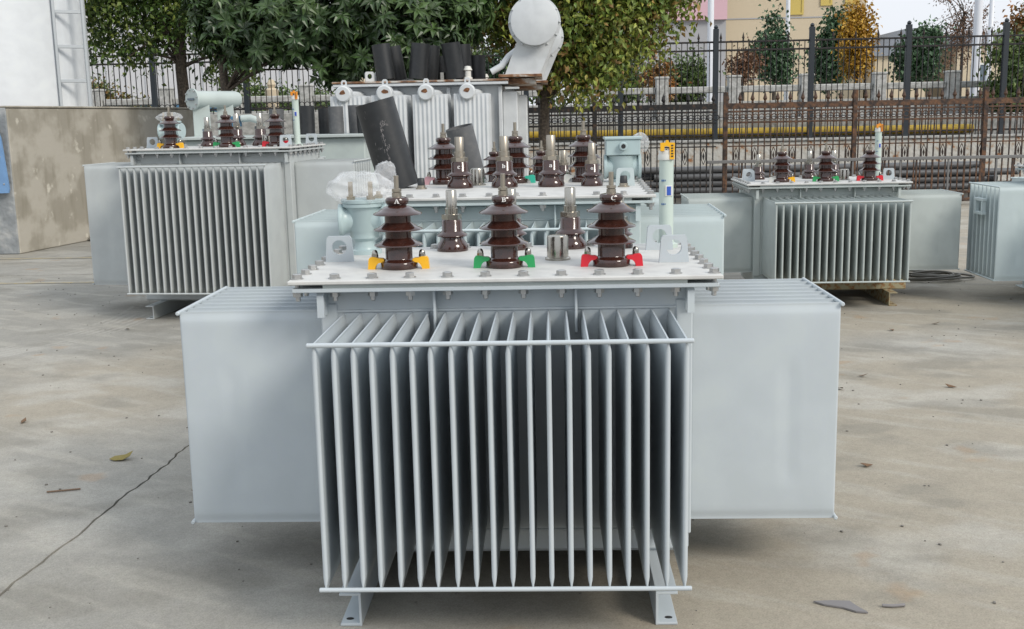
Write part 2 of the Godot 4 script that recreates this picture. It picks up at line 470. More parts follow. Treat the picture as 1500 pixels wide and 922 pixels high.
func hv_mesh() -> Mesh:
	return memo("hv", func():
		var g := G.new()
		var pr := [Vector2(0.0, 0), Vector2(0.047, 0), Vector2(0.049, 0.003), Vector2(0.049, 0.020), Vector2(0.046, 0.025), Vector2(0.037, 0.030), Vector2(0.0355, 0.034), Vector2(0.0355, 0.074)]
		for k in 3:
			var y := 0.076 + 0.050 * k
			pr.append_array([Vector2(0.038, y), Vector2(0.058, y - 0.002), Vector2(0.063, y - 0.001), Vector2(0.0645, y + 0.001), Vector2(0.063, y + 0.004), Vector2(0.050, y + 0.011), Vector2(0.040, y + 0.019), Vector2(0.0345, y + 0.0245)])
			if k < 2: pr.append(Vector2(0.034, y + 0.046))
		pr.append_array([Vector2(0.026, 0.203), Vector2(0.024, 0.206), Vector2(0.028, 0.209), Vector2(0.0305, 0.215), Vector2(0.0305, 0.224), Vector2(0.027, 0.230), Vector2(0.018, 0.232), Vector2(0, 0.232)])
		g.lathe(pr, 40)
		return g.mesh())

func lv_mesh() -> Mesh:
	return memo("lv", func():
		var g := G.new()
		g.lathe([Vector2(0, 0), Vector2(0.048, 0), Vector2(0.049, 0.004), Vector2(0.048, 0.015), Vector2(0.043, 0.026), Vector2(0.034, 0.038), Vector2(0.033, 0.044), Vector2(0.044, 0.047), Vector2(0.0475, 0.050), Vector2(0.046, 0.054), Vector2(0.036, 0.060), Vector2(0.031, 0.067), Vector2(0.031, 0.098), Vector2(0.028, 0.103), Vector2(0, 0.103)], 36)
		return g.mesh())

func hex(g: G, y0: float, y1: float, r: float, at := Vector3.ZERO) -> void:
	var p := PackedVector2Array()
	for i in 6: p.append(Vector2(cos(TAU * i / 6 + 0.2), sin(TAU * i / 6 + 0.2)) * r)
	g.extrude(p, y1 - y0, Transform3D(Basis(Vector3.RIGHT, -PI / 2), at + Vector3(0, (y0 + y1) / 2, 0)))
	g.lathe([Vector2(r * 0.86, y1), Vector2(r * 0.72, y1 + 0.0015), Vector2(0, y1 + 0.0015)], 12, Transform3D(Basis.IDENTITY, at))

func hv_stud() -> Mesh:
	return memo("hvstud", func():
		var g := G.new()
		g.cyl(Vector3(0, 0.225, 0), Vector3(0, 0.300, 0), 0.0065, 10, 0.001)
		g.lathe([Vector2(0, 0.232), Vector2(0.013, 0.232), Vector2(0.013, 0.236), Vector2(0, 0.236)], 16)
		hex(g, 0.236, 0.246, 0.0125); hex(g, 0.248, 0.257, 0.0125)
		return g.mesh())

func lv_stud() -> Mesh:
	return memo("lvstud", func():
		var g := G.new()
		hex(g, 0.103, 0.119, 0.031)
		g.lathe([Vector2(0, 0.119), Vector2(0.0205, 0.119), Vector2(0.0205, 0.139), Vector2(0.017, 0.141), Vector2(0.0165, 0.196), Vector2(0.015, 0.198), Vector2(0, 0.198)], 20)
		return g.mesh())

func bolt_mesh() -> Mesh:
	return memo("bolt", func():
		var g := G.new()
		g.lathe([Vector2(0, 0), Vector2(0.0185, 0), Vector2(0.0185, 0.003), Vector2(0, 0.003)], 16)
		hex(g, 0.003, 0.014, 0.0145)
		g.cyl(Vector3(0, -0.002, 0), Vector3(0, -0.066, 0), 0.0075, 10, 0.002)
		g.lathe([Vector2(0, -0.0395), Vector2(0.018, -0.0395), Vector2(0.018, -0.0365), Vector2(0, -0.0365)], 16)
		hex(g, -0.052, -0.0395, 0.0145)
		return g.mesh())

func clamp_mesh() -> Mesh:
	# moulded cover over a bushing clamp: a foot standing on the lid and an arm gripping the collar (arm towards -x)
	return memo("clamp", func():
		var g := G.new()
		g.extrude(PackedVector2Array([Vector2(0.024, 0.0), Vector2(0.0225, 0.018), Vector2(0.021, 0.034), Vector2(0.017, 0.040), Vector2(0.008, 0.043), Vector2(-0.004, 0.042), Vector2(-0.012, 0.038), Vector2(-0.027, 0.037), Vector2(-0.032, 0.034), Vector2(-0.032, 0.026), Vector2(-0.022, 0.023), Vector2(-0.012, 0.021), Vector2(-0.006, 0.015), Vector2(-0.002, 0.008), Vector2(0.0, 0.0)]), 0.026)
		return g.mesh())

func acorn_mesh() -> Mesh:
	return memo("acorn", func():
		var g := G.new()
		hex(g, 0.041, 0.050, 0.0115)
		g.lathe([Vector2(0.0105, 0.050), Vector2(0.0105, 0.056), Vector2(0.0085, 0.062), Vector2(0.0045, 0.0655), Vector2(0, 0.066)], 16)
		return g.mesh())

func lug_mesh() -> Mesh:
	return memo("lug", func():
		var g := G.new()
		g.plate_hole(PackedVector2Array([Vector2(-0.046, 0), Vector2(0.046, 0), Vector2(0.040, 0.076), Vector2(0.034, 0.084), Vector2(-0.034, 0.084), Vector2(-0.040, 0.076)]), Vector2(0, 0.047), 0.024, 0.014)
		return g.mesh())

func text_mesh(s: String, h: float) -> Mesh:
	return memo("text" + s, func():
		var t := TextMesh.new(); t.text = s; t.font_size = 32; t.pixel_size = h / 24.0; t.depth = 0.0012
		var f := SystemFont.new(); f.font_names = PackedStringArray(["Droid Serif"]); f.font_weight = 700
		t.font = f
		return t)

func valve(parent: Node, at: Vector3, s: float, mt: Material) -> void:
	var g := G.new()
	g.lathe([Vector2(0, 0), Vector2(0.052, 0), Vector2(0.052, 0.012), Vector2(0.036, 0.015), Vector2(0.033, 0.022), Vector2(0.033, 0.040), Vector2(0.044, 0.050), Vector2(0.045, 0.070), Vector2(0.052, 0.078), Vector2(0.054, 0.138), Vector2(0.060, 0.146), Vector2(0.066, 0.148), Vector2(0.066, 0.157), Vector2(0.064, 0.159), Vector2(0.068, 0.160), Vector2(0.068, 0.169), Vector2(0.066, 0.171), Vector2(0, 0.171)], 36)
	for q in [-1.0, 1.0]:
		g.lathe([Vector2(0.046, 0.0), Vector2(0.040, 0.046), Vector2(0.043, 0.060), Vector2(0.050, 0.066), Vector2(0.051, 0.068), Vector2(0.051, 0.076), Vector2(0.049, 0.078), Vector2(0, 0.078)], 28, Transform3D(G.along(Vector3(q, 0, 0.12)), Vector3(0, 0.106, 0)))
	var o := part("relay_valve", g.mesh(), mt, parent, at, Basis.IDENTITY.scaled(Vector3.ONE * s))
	for p in [Vector3(-0.032, 0.171, 0.036), Vector3(0.030, 0.171, 0.040), Vector3(0.045, 0.171, -0.02)]:
		var b := G.new(); hex(b, 0, 0.010, 0.013); b.cyl(Vector3(0, 0.01, 0), Vector3(0, 0.055 if p.x < 0.04 else 0.022, 0), 0.0075, 12, 0.001)
		part("valve_stud", b.mesh(), M.brass, o, p)

func plastic_mesh(seed_: int, rx: float, ry: float, rz: float) -> Mesh:
	var g := G.new()
	var ns := FastNoiseLite.new(); ns.seed = seed_; ns.frequency = 0.8; ns.fractal_type = FastNoiseLite.FRACTAL_RIDGED; ns.fractal_octaves = 3
	var rows := []
	for i in 25:
		var row := []
		var a := lerpf(-1.15, PI / 2 - 0.02, i / 24.0)
		for j in 48:
			var t := TAU * j / 48
			var d := Vector3(cos(t) * cos(a), sin(a), sin(t) * cos(a))
			var k := 0.88 + 0.24 * ns.get_noise_3d(d.x * 1.4, d.y * 1.4, d.z * 1.4)
			row.append(Vector3(d.x * rx, d.y * ry, d.z * rz) * k)
		rows.append(row)
	g.grid(rows, true, true)
	return g.mesh()

func gauge_tube(parent: Node, at: Vector3, h: float, cap: Material) -> void:
	var g := G.new()
	g.lathe([Vector2(0, 0), Vector2(0.040, 0), Vector2(0.040, 0.012), Vector2(0.028, 0.016), Vector2(0.0245, 0.03), Vector2(0.0245, h)], 28)
	var o := part("oil_gauge_tube", g.mesh(), M.tube, parent, at)
	var c := G.new()
	c.lathe([Vector2(0.0245, h - 0.002), Vector2(0.0285, h), Vector2(0.0285, h + 0.016), Vector2(0.0275, h + 0.018), Vector2(0.0265, h + 0.018), Vector2(0.0265, h + 0.029), Vector2(0.025, h + 0.031), Vector2(0, h + 0.031)], 28)
	part("collar", c.mesh(), M.pale, o)
	var y := G.new()
	y.extrude(PackedVector2Array([Vector2(-0.023, 0.028), Vector2(-0.010, 0.028), Vector2(-0.010, 0.042), Vector2(-0.004, 0.045), Vector2(0.004, 0.042), Vector2(0.008, 0.040), Vector2(0.008, 0.0), Vector2(0.024, 0.0), Vector2(0.025, 0.055), Vector2(0.006, 0.056), Vector2(0.003, 0.064), Vector2(-0.003, 0.064), Vector2(-0.006, 0.056), Vector2(-0.023, 0.055)]), 0.020, Transform3D(Basis.IDENTITY, Vector3(0, h + 0.002, 0.020)))
	var hd := part("seal_handle", y.mesh(), cap, o)
	var dash := G.new()
	for k in 5: dash.box(Vector3(0.016, h + 0.012 + k * 0.009, 0.0305), Vector3(0.007, 0.005, 0.001))
	part("print", dash.mesh(), M.black_plastic, hd).set_meta("kind", "stuff")
	var w := G.new(); w.box(Vector3(0.006, h - 0.105, 0.0225), Vector3(0.026, 0.036, 0.006), Basis(Vector3.UP, 0.25), 0.001)
	part("sight_window", w.mesh(), M.pale, o)
	var bl := G.new(); bl.box(Vector3(0.006, h - 0.105, 0.0255), Vector3(0.015, 0.030, 0.004), Basis(Vector3.UP, 0.25), 0.001)
	part("float", bl.mesh(), M.blue, o)
	var ink := G.new()
	for k in 4: ink.box(Vector3(-0.017 + k * 0.006, h - 0.07, 0.0225 - absf(k - 1.5) * 0.001), Vector3(0.004, 0.006, 0.004))
	for k in 4: ink.box(Vector3(-0.017 + k * 0.006, h - 0.150, 0.0225 - absf(k - 1.5) * 0.001), Vector3(0.004, 0.005, 0.004))
	part("print", ink.mesh(), M.ink, o).set_meta("kind", "stuff")

func transformer(called: String, label: String, c: Dictionary, group := "") -> Node3D:
	var paint: Material = c.paint
	var W: float = c.W; var D: float = c.D; var HL: float = c.HL; var Hf: float = c.Hf; var Hb: float = c.Hb
	var wf: float = c.wf; var zf: float = c.zf; var wl: float = c.wl; var zw: float = c.zw; var s: float = c.get("s", 1.0)
	var t := thing(called, label, "transformer", Vector3(c.X, 0, c.Z), c.yaw, group)
	var key := "%.3f_%.3f_%.3f" % [Hf - Hb, zf, wl]
	var tw := wf + 0.064; var tz := D - 0.093; var hc := 0.10
	# tank
	var g := G.new()
	g.box(Vector3(0, (hc + HL - 0.036) / 2, 0), Vector3(2 * tw, HL - 0.036 - hc, 2 * tz), Basis.IDENTITY, 0.012)
	for sx in [-1.0, 1.0]:
		for sz in [-1.0, 1.0]:
			g.box(Vector3(sx * (tw - 0.02), (Hb - 0.02 + Hf + 0.03) / 2, sz * (tz + 0.001)), Vector3(0.05, Hf - Hb + 0.05, 0.012), Basis.IDENTITY, 0.004)
	for sz in [-1.0, 1.0]:   # weld beads where the cooling wall meets the tank
		g.cyl(Vector3(-wf - 0.02, Hf + 0.006, sz * tz), Vector3(wf + 0.02, Hf + 0.006, sz * tz), 0.005, 8)
		g.cyl(Vector3(-wf - 0.02, Hb - 0.006, sz * tz), Vector3(wf + 0.02, Hb - 0.006, sz * tz), 0.005, 8)
	part("tank", g.mesh(), paint, t)
	# flange, gasket, lid
	g = G.new(); g.box(Vector3(0, HL - 0.030, 0), Vector3(2 * W - 0.02, 0.012, 2 * D - 0.02), Basis.IDENTITY, 0.002)
	part("tank_flange", g.mesh(), paint, t)
	g = G.new(); g.box(Vector3(0, HL - 0.018, 0), Vector3(2 * W - 0.20, 0.0118, 2 * D - 0.030)); g.box(Vector3(0, HL - 0.018, 0), Vector3(2 * W - 0.06, 0.0116, 2 * D - 0.16))
	part("gasket", g.mesh(), M.paint_r, t)
	g = G.new(); g.box(Vector3(0, HL - 0.006, 0), Vector3(2 * W, 0.012, 2 * D), Basis.IDENTITY, 0.0025)
	part("lid", g.mesh(), c.get("lid", M.lid), t)
	# bolts all round
	var nb := 12; var nd := 7
	for sz in [-1.0, 1.0]:
		for i in nb:
			part("bolt", bolt_mesh(), M.zinc, t, Vector3(lerpf(-W + 0.02, W - 0.02, i / (nb - 1.0)), HL, sz * (D - 0.045)), Basis(Vector3.UP, rng.randf() * TAU))
	for sx in [-1.0, 1.0]:
		for i in range(1, nd):
			part("bolt", bolt_mesh(), M.zinc, t, Vector3(sx * (W - 0.022), HL, lerpf(-D + 0.045, D - 0.045, i / float(nd))), Basis(Vector3.UP, rng.randf() * TAU))
	# stiffeners and hooks
	for sz in [-1.0, 1.0]:
		for sx in [-1.0, 1.0]:
			g = G.new(); g.box(Vector3(sx * wf * 0.43, (HL - 0.04 + Hf - 0.06) / 2, sz * (tz + 0.022)), Vector3(0.008, HL - 0.04 - Hf + 0.06, 0.046), Basis.IDENTITY, 0.002)
			part("stiffener", g.mesh(), paint, t)
			g = G.new()
			g.extrude(PackedVector2Array([Vector2(-0.01, 0.0), Vector2(-0.01, 0.075), Vector2(0.055, 0.075), Vector2(0.066, 0.065), Vector2(0.066, 0.0), Vector2(0.048, 0.0), Vector2(0.046, 0.030), Vector2(0.034, 0.042), Vector2(0.022, 0.030), Vector2(0.020, 0.0)]), 0.020, Transform3D(Basis(Vector3.UP, -PI / 2 * sz), Vector3(sx * (tw - 0.008), HL - 0.112, sz * tz)))
			part("lifting_hook", g.mesh(), paint, t)
	# cooling walls front and back
	var fin := fin_mesh("fin" + key, zf - tz, Hf - Hb, 0.0135)
	var nf: int = c.get("nf", 20)
	for sz in [-1.0, 1.0]:
		for i in nf:
			part("fin", fin, paint, t, Vector3(lerpf(-wf, wf, i / (nf - 1.0)), Hb, sz * tz), Basis(Vector3.UP, -PI / 2 * sz + rng.randf_range(-0.006, 0.006)) * Basis(Vector3.RIGHT, rng.randf_range(-0.002, 0.002)))
		for y in [Hf - 0.004, Hb + 0.004]:
			g = G.new(); g.cyl(Vector3(-wf - 0.015, y, sz * (zf + 0.002)), Vector3(wf + 0.015, y, sz * (zf + 0.002)), 0.0065, 10, 0.002)
			part("tie_rod", g.mesh(), paint, t)
	# side wings
	var nw: int = c.get("nw", 8)
	for sx in [-1.0, 1.0]:
		for i in nw:
			var wing := fin_mesh("wing%d" % (i % 3) + key, wl - tw, Hf - Hb, 0.016, true, 5 + i % 3)
			part("fin", wing, paint, t, Vector3(sx * tw, Hb, lerpf(-zw, zw, i / (nw - 1.0))), Basis(Vector3.UP, 0.0 if sx > 0 else PI))
		for y in [Hf - 0.004, Hb + 0.004]:
			g = G.new(); g.cyl(Vector3(sx * (wl + 0.002), y, -zw - 0.015), Vector3(sx * (wl + 0.002), y, zw + 0.015), 0.0065, 10, 0.002)
			part("tie_rod", g.mesh(), paint, t)
	# feet: two channels, open outwards
	for sx in [-1.0, 1.0]:
		g = G.new()
		var z1: float = D + c.get("foot", 0.19); var xw: float = sx * 0.42 * W / 0.625
		g.box(Vector3(xw, hc / 2, 0), Vector3(0.007, hc - 0.001, 2 * z1), Basis.IDENTITY, 0.001)
		for y in [0.0045, hc - 0.0045]:
			g.box(Vector3(xw + sx * 0.030, y, 0), Vector3(0.056, 0.007, 2 * z1), Basis.IDENTITY, 0.001)
		var fc := part("foot_channel", g.mesh(), c.get("foot_paint", paint), t)
		for sz in [-1.0, 1.0]:
			part("hole_shade", memo("hole", func():
				var q := G.new(); q.lathe([Vector2(0.011, 0.0), Vector2(0.011, 0.0012), Vector2(0, 0.0012)], 16); return q.mesh()), M.gasket, fc, Vector3(xw + sx * 0.036, 0.0078, sz * (z1 - 0.032)), Basis.IDENTITY.scaled(Vector3(1, 1, 0.7)))  # solid dark disc on the flange, painting the shade of an opening
	if c.get("beam", false):
		g = G.new(); g.box(Vector3(0, 0.135, tz + 0.11), Vector3(1.15, 0.075, 0.05), Basis.IDENTITY, 0.006)
		part("base_beam", g.mesh(), c.foot_paint, t)
	# bushings
	for h in c.get("hv", []):
		var b := part("high_voltage_bushing", hv_mesh(), M.glaze, t, Vector3(h[0], HL, h[1]), Basis.IDENTITY.scaled(Vector3(1.17, 0.95, 1.17) * s))
		part("terminal_stud", hv_stud(), M.nickel, b)
		if h[3] != "": part("phase_letter", text_mesh(h[3], 0.014), M.letter, b, Vector3(0.003, 0.219, 0.0312))
		for q in [-1.0, 1.0]:
			var k := part("clamp", clamp_mesh(), h[2] if q > 0 else h[4] if h.size() > 4 else h[2], t, Vector3(h[0] + q * 0.073 * s, HL, h[1] + 0.012), Basis(Vector3.UP, 0.0 if q > 0 else PI).scaled(Vector3.ONE * s * 0.9))
			part("cap_nut", acorn_mesh(), M.steel, k)
	for h in c.get("lv", []):
		var b := part("low_voltage_bushing", lv_mesh(), M.glaze, t, Vector3(h[0], HL, h[1]), Basis.IDENTITY.scaled(Vector3(1.13, 1.06, 1.13) * s * h[3]))
		part("terminal_stud", lv_stud(), c.get("lvstud", M.steel), b)
		if h[2] != "": part("phase_letter", text_mesh(h[2], 0.015), M.letter, b, Vector3(0.0, 0.083, 0.0315))
	if c.has("cap"):
		g = G.new()
		g.lathe([Vector2(0, 0), Vector2(0.041, 0), Vector2(0.041, 0.006), Vector2(0.0345, 0.009), Vector2(0.0345, 0.072), Vector2(0.032, 0.077), Vector2(0.026, 0.079), Vector2(0, 0.079)], 32)
		part("filler_cap", g.mesh(), M.steel, t, Vector3(c.cap[0], HL, c.cap[1]), Basis.IDENTITY.scaled(Vector3.ONE * s))
	for l in c.get("lugs", []):
		part("lifting_lug", lug_mesh(), c.get("lug_paint", M.paint), t, Vector3(l[0], HL, l[1]), Basis(Vector3.UP, 0.04))
	for l in c.get("plugs", []):
		g = G.new()
		g.lathe([Vector2(0, 0), Vector2(0.027, 0), Vector2(0.027, 0.006), Vector2(0.02, 0.008), Vector2(0.02, 0.018), Vector2(0, 0.018)], 18)
		var o := part("thermometer_plug", g.mesh(), M.nickel, t, Vector3(l[0], HL, l[1]))
		g = G.new(); g.lathe([Vector2(0.017, 0.018), Vector2(0.018, 0.024), Vector2(0.016, 0.05), Vector2(0.013, 0.053), Vector2(0, 0.053)], 18)
		part("plug_cap", g.mesh(), M.black_plastic, o)
	if c.has("valve"): valve(t, Vector3(c.valve[0], HL, c.valve[1]), s * c.get("valve_s", 1.1), M.valve)
	if c.has("tube"): gauge_tube(t, Vector3(c.tube[0], HL, c.tube[1]), c.tube[2], c.get("tubecap", M.yellow))
	return t

func sleeve(at: Vector3, tilt: Vector3, r: float, h: float, mt: Material, label: String, group := "") -> void:
	var m := memo("sleeve%.3f_%.3f" % [r, h], func():
		var g := G.new()
		g.lathe([Vector2(r - 0.006, 0), Vector2(r, 0), Vector2(r, h), Vector2(r - 0.006, h), Vector2(r - 0.006, 0)], 36)
		return g.mesh())
	single("insulating_sleeve", m, mt, label, "sleeve", at, Basis.from_euler(tilt), group)

func build_transformers() -> void:
	var Y: Material = M.yellow; var Gn: Material = M.green; var R: Material = M.red
	transformer("finned_transformer", "large grey finned transformer with bushings marked A, B and C in the foreground", {X = 0.0, Z = -0.406, yaw = 0.0, W = 0.625, D = 0.406, HL = 0.966, Hf = 0.855, Hb = 0.179, wf = 0.481, zf = 0.764, wl = 1.0, zw = 0.245, foot = 0.198, paint = M.paint,
		hv = [[-0.333, 0.151, Y, "A"], [-0.007, 0.158, Gn, "B"], [0.321, 0.165, R, "C"]],
		lv = [[-0.206, -0.29, "", 1.0], [0.0, -0.30, "", 1.0], [0.205, -0.31, "", 1.0], [0.375, -0.30, "", 0.85]],
		cap = [0.158, 0.0], lugs = [[0.517, 0.109], [0.504, -0.215], [-0.552, -0.03]], valve = [-0.505, -0.25], tube = [0.535, -0.29, 0.30]})
	single("plastic_wrap", plastic_mesh(4, 0.120, 0.062, 0.09), M.wrap, "crumpled clear plastic wrap over the valve studs of the foreground transformer", "plastic wrap", Vector3(-0.505, 1.185, -0.656), Basis(Vector3.FORWARD, 0.1))
	single("plastic_wrap", plastic_mesh(8, 0.042, 0.055, 0.04), M.wrap, "small peak of twisted plastic film rising from the wrapped valve", "plastic wrap", Vector3(-0.43, 1.225, -0.66), Basis(Vector3.FORWARD, 0.3))
	transformer("finned_transformer", "pale finned transformer with bushings marked c, b, a and o behind the foreground one", {X = -0.05, Z = -2.08, yaw = -0.03, W = 0.645, D = 0.56, HL = 1.09, Hf = 0.98, Hb = 0.19, wf = 0.516, zf = 0.81, wl = 0.96, zw = 0.30, paint = M.paint_m, s = 1.07, lvstud = M.nickel, lug_paint = M.paint_m,
		hv = [[-0.365, -0.44, M.pink, "", M.pink], [0.0, -0.44, M.teal, "", M.teal], [0.345, -0.44, M.pale, "", M.pale]],
		lv = [[-0.247, -0.10, "c", 1.08], [-0.033, -0.10, "b", 1.08], [0.19, -0.10, "a", 1.08], [0.384, -0.10, "o", 0.9]],
		cap = [-0.185, -0.30], lugs = [[0.54, -0.06]], plugs = [[-0.43, -0.06], [0.53, 0.02]]})
	relay_box(Vector3(0.50, 1.09, -2.46))
	transformer("finned_transformer", "finned transformer mostly hidden behind the one marked c, b, a and o", {X = 0.08, Z = -4.85, yaw = 0.0, W = 0.60, D = 0.45, HL = 0.95, Hf = 0.85, Hb = 0.18, wf = 0.48, zf = 0.75, wl = 0.90, zw = 0.25, paint = M.paint_m, s = 1.07, lvstud = M.nickel, lug_paint = M.paint_m,
		hv = [[-0.33, 0.18, M.pale, "", M.pale], [0.0, 0.18, M.teal, "", M.teal], [0.34, 0.18, M.pale, "", M.pale]],
		lv = [[-0.22, -0.2, "", 1.0], [-0.03, -0.2, "", 1.0], [0.16, -0.2, "", 1.0], [0.33, -0.2, "", 0.9]]})
	transformer("finned_transformer", "tall grey finned transformer beside the stained concrete wall", {X = -2.33, Z = -5.355, yaw = -0.089, W = 0.642, D = 0.434, HL = 1.243, Hf = 1.129, Hb = 0.21, wf = 0.534, zf = 0.728, wl = 1.056, zw = 0.244, foot = 0.15, nf = 21, paint = M.paint_l, s = 1.08,
		hv = [[-0.36, 0.22, Y, ""], [0.08, 0.22, Gn, ""], [0.46, 0.22, R, ""]],
		lv = [[-0.22, -0.15, "", 1.0], [0.02, -0.15, "", 1.1], [0.22, -0.12, "", 1.1]],
		cap = [0.33, 0.05], lugs = [[0.56, 0.30], [0.60, -0.2], [-0.56, 0.1]], valve = [-0.50, -0.12], tube = [0.59, 0.12, 0.34], tubecap = M.orange})
	single("plastic_wrap", plastic_mesh(12, 0.10, 0.04, 0.09), M.wrap, "white plastic film over the valve of the transformer by the wall", "plastic wrap", Vector3(-2.82, 1.475, -5.50))
	transformer("finned_transformer", "weathered grey finned transformer on a rusty yellowish base by the rusty fence", {X = 2.215, Z = -5.557, yaw = -0.014, W = 0.608, D = 0.406, HL = 0.893, Hf = 0.788, Hb = 0.21, wf = 0.467, zf = 0.837, wl = 1.025, zw = 0.239, foot = 0.21, nf = 19, paint = M.paint_r, s = 1.04, foot_paint = M.foot_rust, beam = true,
		hv = [[-0.31, 0.18, Y, "", M.pale], [0.02, 0.18, Gn, ""], [0.35, 0.18, R, ""]],
		lv = [[-0.42, -0.2, "", 0.9], [-0.22, -0.2, "", 1.0], [-0.02, -0.2, "", 1.0], [0.17, -0.2, "", 1.0]],
		cap = [0.20, 0.02], lugs = [[-0.53, 0.02], [-0.50, -0.22], [0.53, 0.05]], tube = [0.47, -0.05, 0.36], tubecap = M.orange})
	var f := transformer("finned_transformer", "bluish finned transformer with a small square frame on its fin ends", {X = 4.36, Z = -5.2, yaw = 0.0, W = 0.625, D = 0.406, HL = 0.98, Hf = 0.86, Hb = 0.175, wf = 0.481, zf = 0.764, wl = 1.0, zw = 0.27, paint = M.paint_m,
		hv = [[-0.333, 0.151, Y, ""], [-0.007, 0.158, Gn, ""], [0.321, 0.165, R, ""]], lugs = [[-0.50, -0.2]]})
	transformer("finned_transformer", "unseen finned transformer in front of the one with the square frame, shading the ground", {X = 5.05, Z = -3.25, yaw = 0.0, W = 0.625, D = 0.406, HL = 1.1, Hf = 0.99, Hb = 0.175, wf = 0.481, zf = 0.764, wl = 1.0, zw = 0.27, paint = M.paint_m})  # stands out of view, put in for its shadow on the ground
	var g := G.new()
	for q in [-1.0, 1.0]:
		g.box(Vector3(0, q * 0.05, 0), Vector3(0.03, 0.022, 0.17), Basis.IDENTITY, 0.002)
		g.box(Vector3(0, 0, q * 0.064), Vector3(0.03, 0.078, 0.022), Basis.IDENTITY, 0.002)
	part("plate_frame", g.mesh(), M.paint_m, f, Vector3(-1.024, 0.70, 0.0))

func relay_box(at: Vector3) -> void:
	var t := thing("gas_relay", "pale blue box-topped relay with a black port on the lid behind", "relay", at)
	var g := G.new()
	g.lathe([Vector2(0, 0), Vector2(0.06, 0), Vector2(0.06, 0.012), Vector2(0.045, 0.016), Vector2(0.05, 0.03), Vector2(0.068, 0.05), Vector2(0.070, 0.10), Vector2(0.076, 0.125), Vector2(0.080, 0.13), Vector2(0, 0.13)], 32)
	for q in [-1.0, 1.0]:
		g.lathe([Vector2(0.05, 0.0), Vector2(0.05, 0.075), Vector2(0.062, 0.078), Vector2(0.062, 0.092), Vector2(0, 0.092)], 28, Transform3D(G.along(Vector3(q, 0, 0)), Vector3(0, 0.075, 0)))
	part("body", g.mesh(), M.valve, t)
	g = G.new(); g.box(Vector3(0, 0.172, 0), Vector3(0.17, 0.078, 0.15), Basis.IDENTITY, 0.004); g.box(Vector3(0, 0.217, 0), Vector3(0.186, 0.014, 0.166), Basis.IDENTITY, 0.003)
	part("head", g.mesh(), M.valve, t)
	g = G.new(); g.cyl(Vector3(0, 0.178, 0.074), Vector3(0, 0.178, 0.098), 0.021, 18, 0.003)
	var k := part("port", g.mesh(), M.valve, t)
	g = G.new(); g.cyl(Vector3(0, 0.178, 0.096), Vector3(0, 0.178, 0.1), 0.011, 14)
	part("port_shade", g.mesh(), M.gasket, k)  # black disc on the port face, its colour standing for inner shade
	single("plastic_wrap", plastic_mesh(15, 0.045, 0.05, 0.05), M.wrap, "scrap of white film hanging off the pale blue relay head", "plastic wrap", at + Vector3(0.09, 0.19, -0.02))

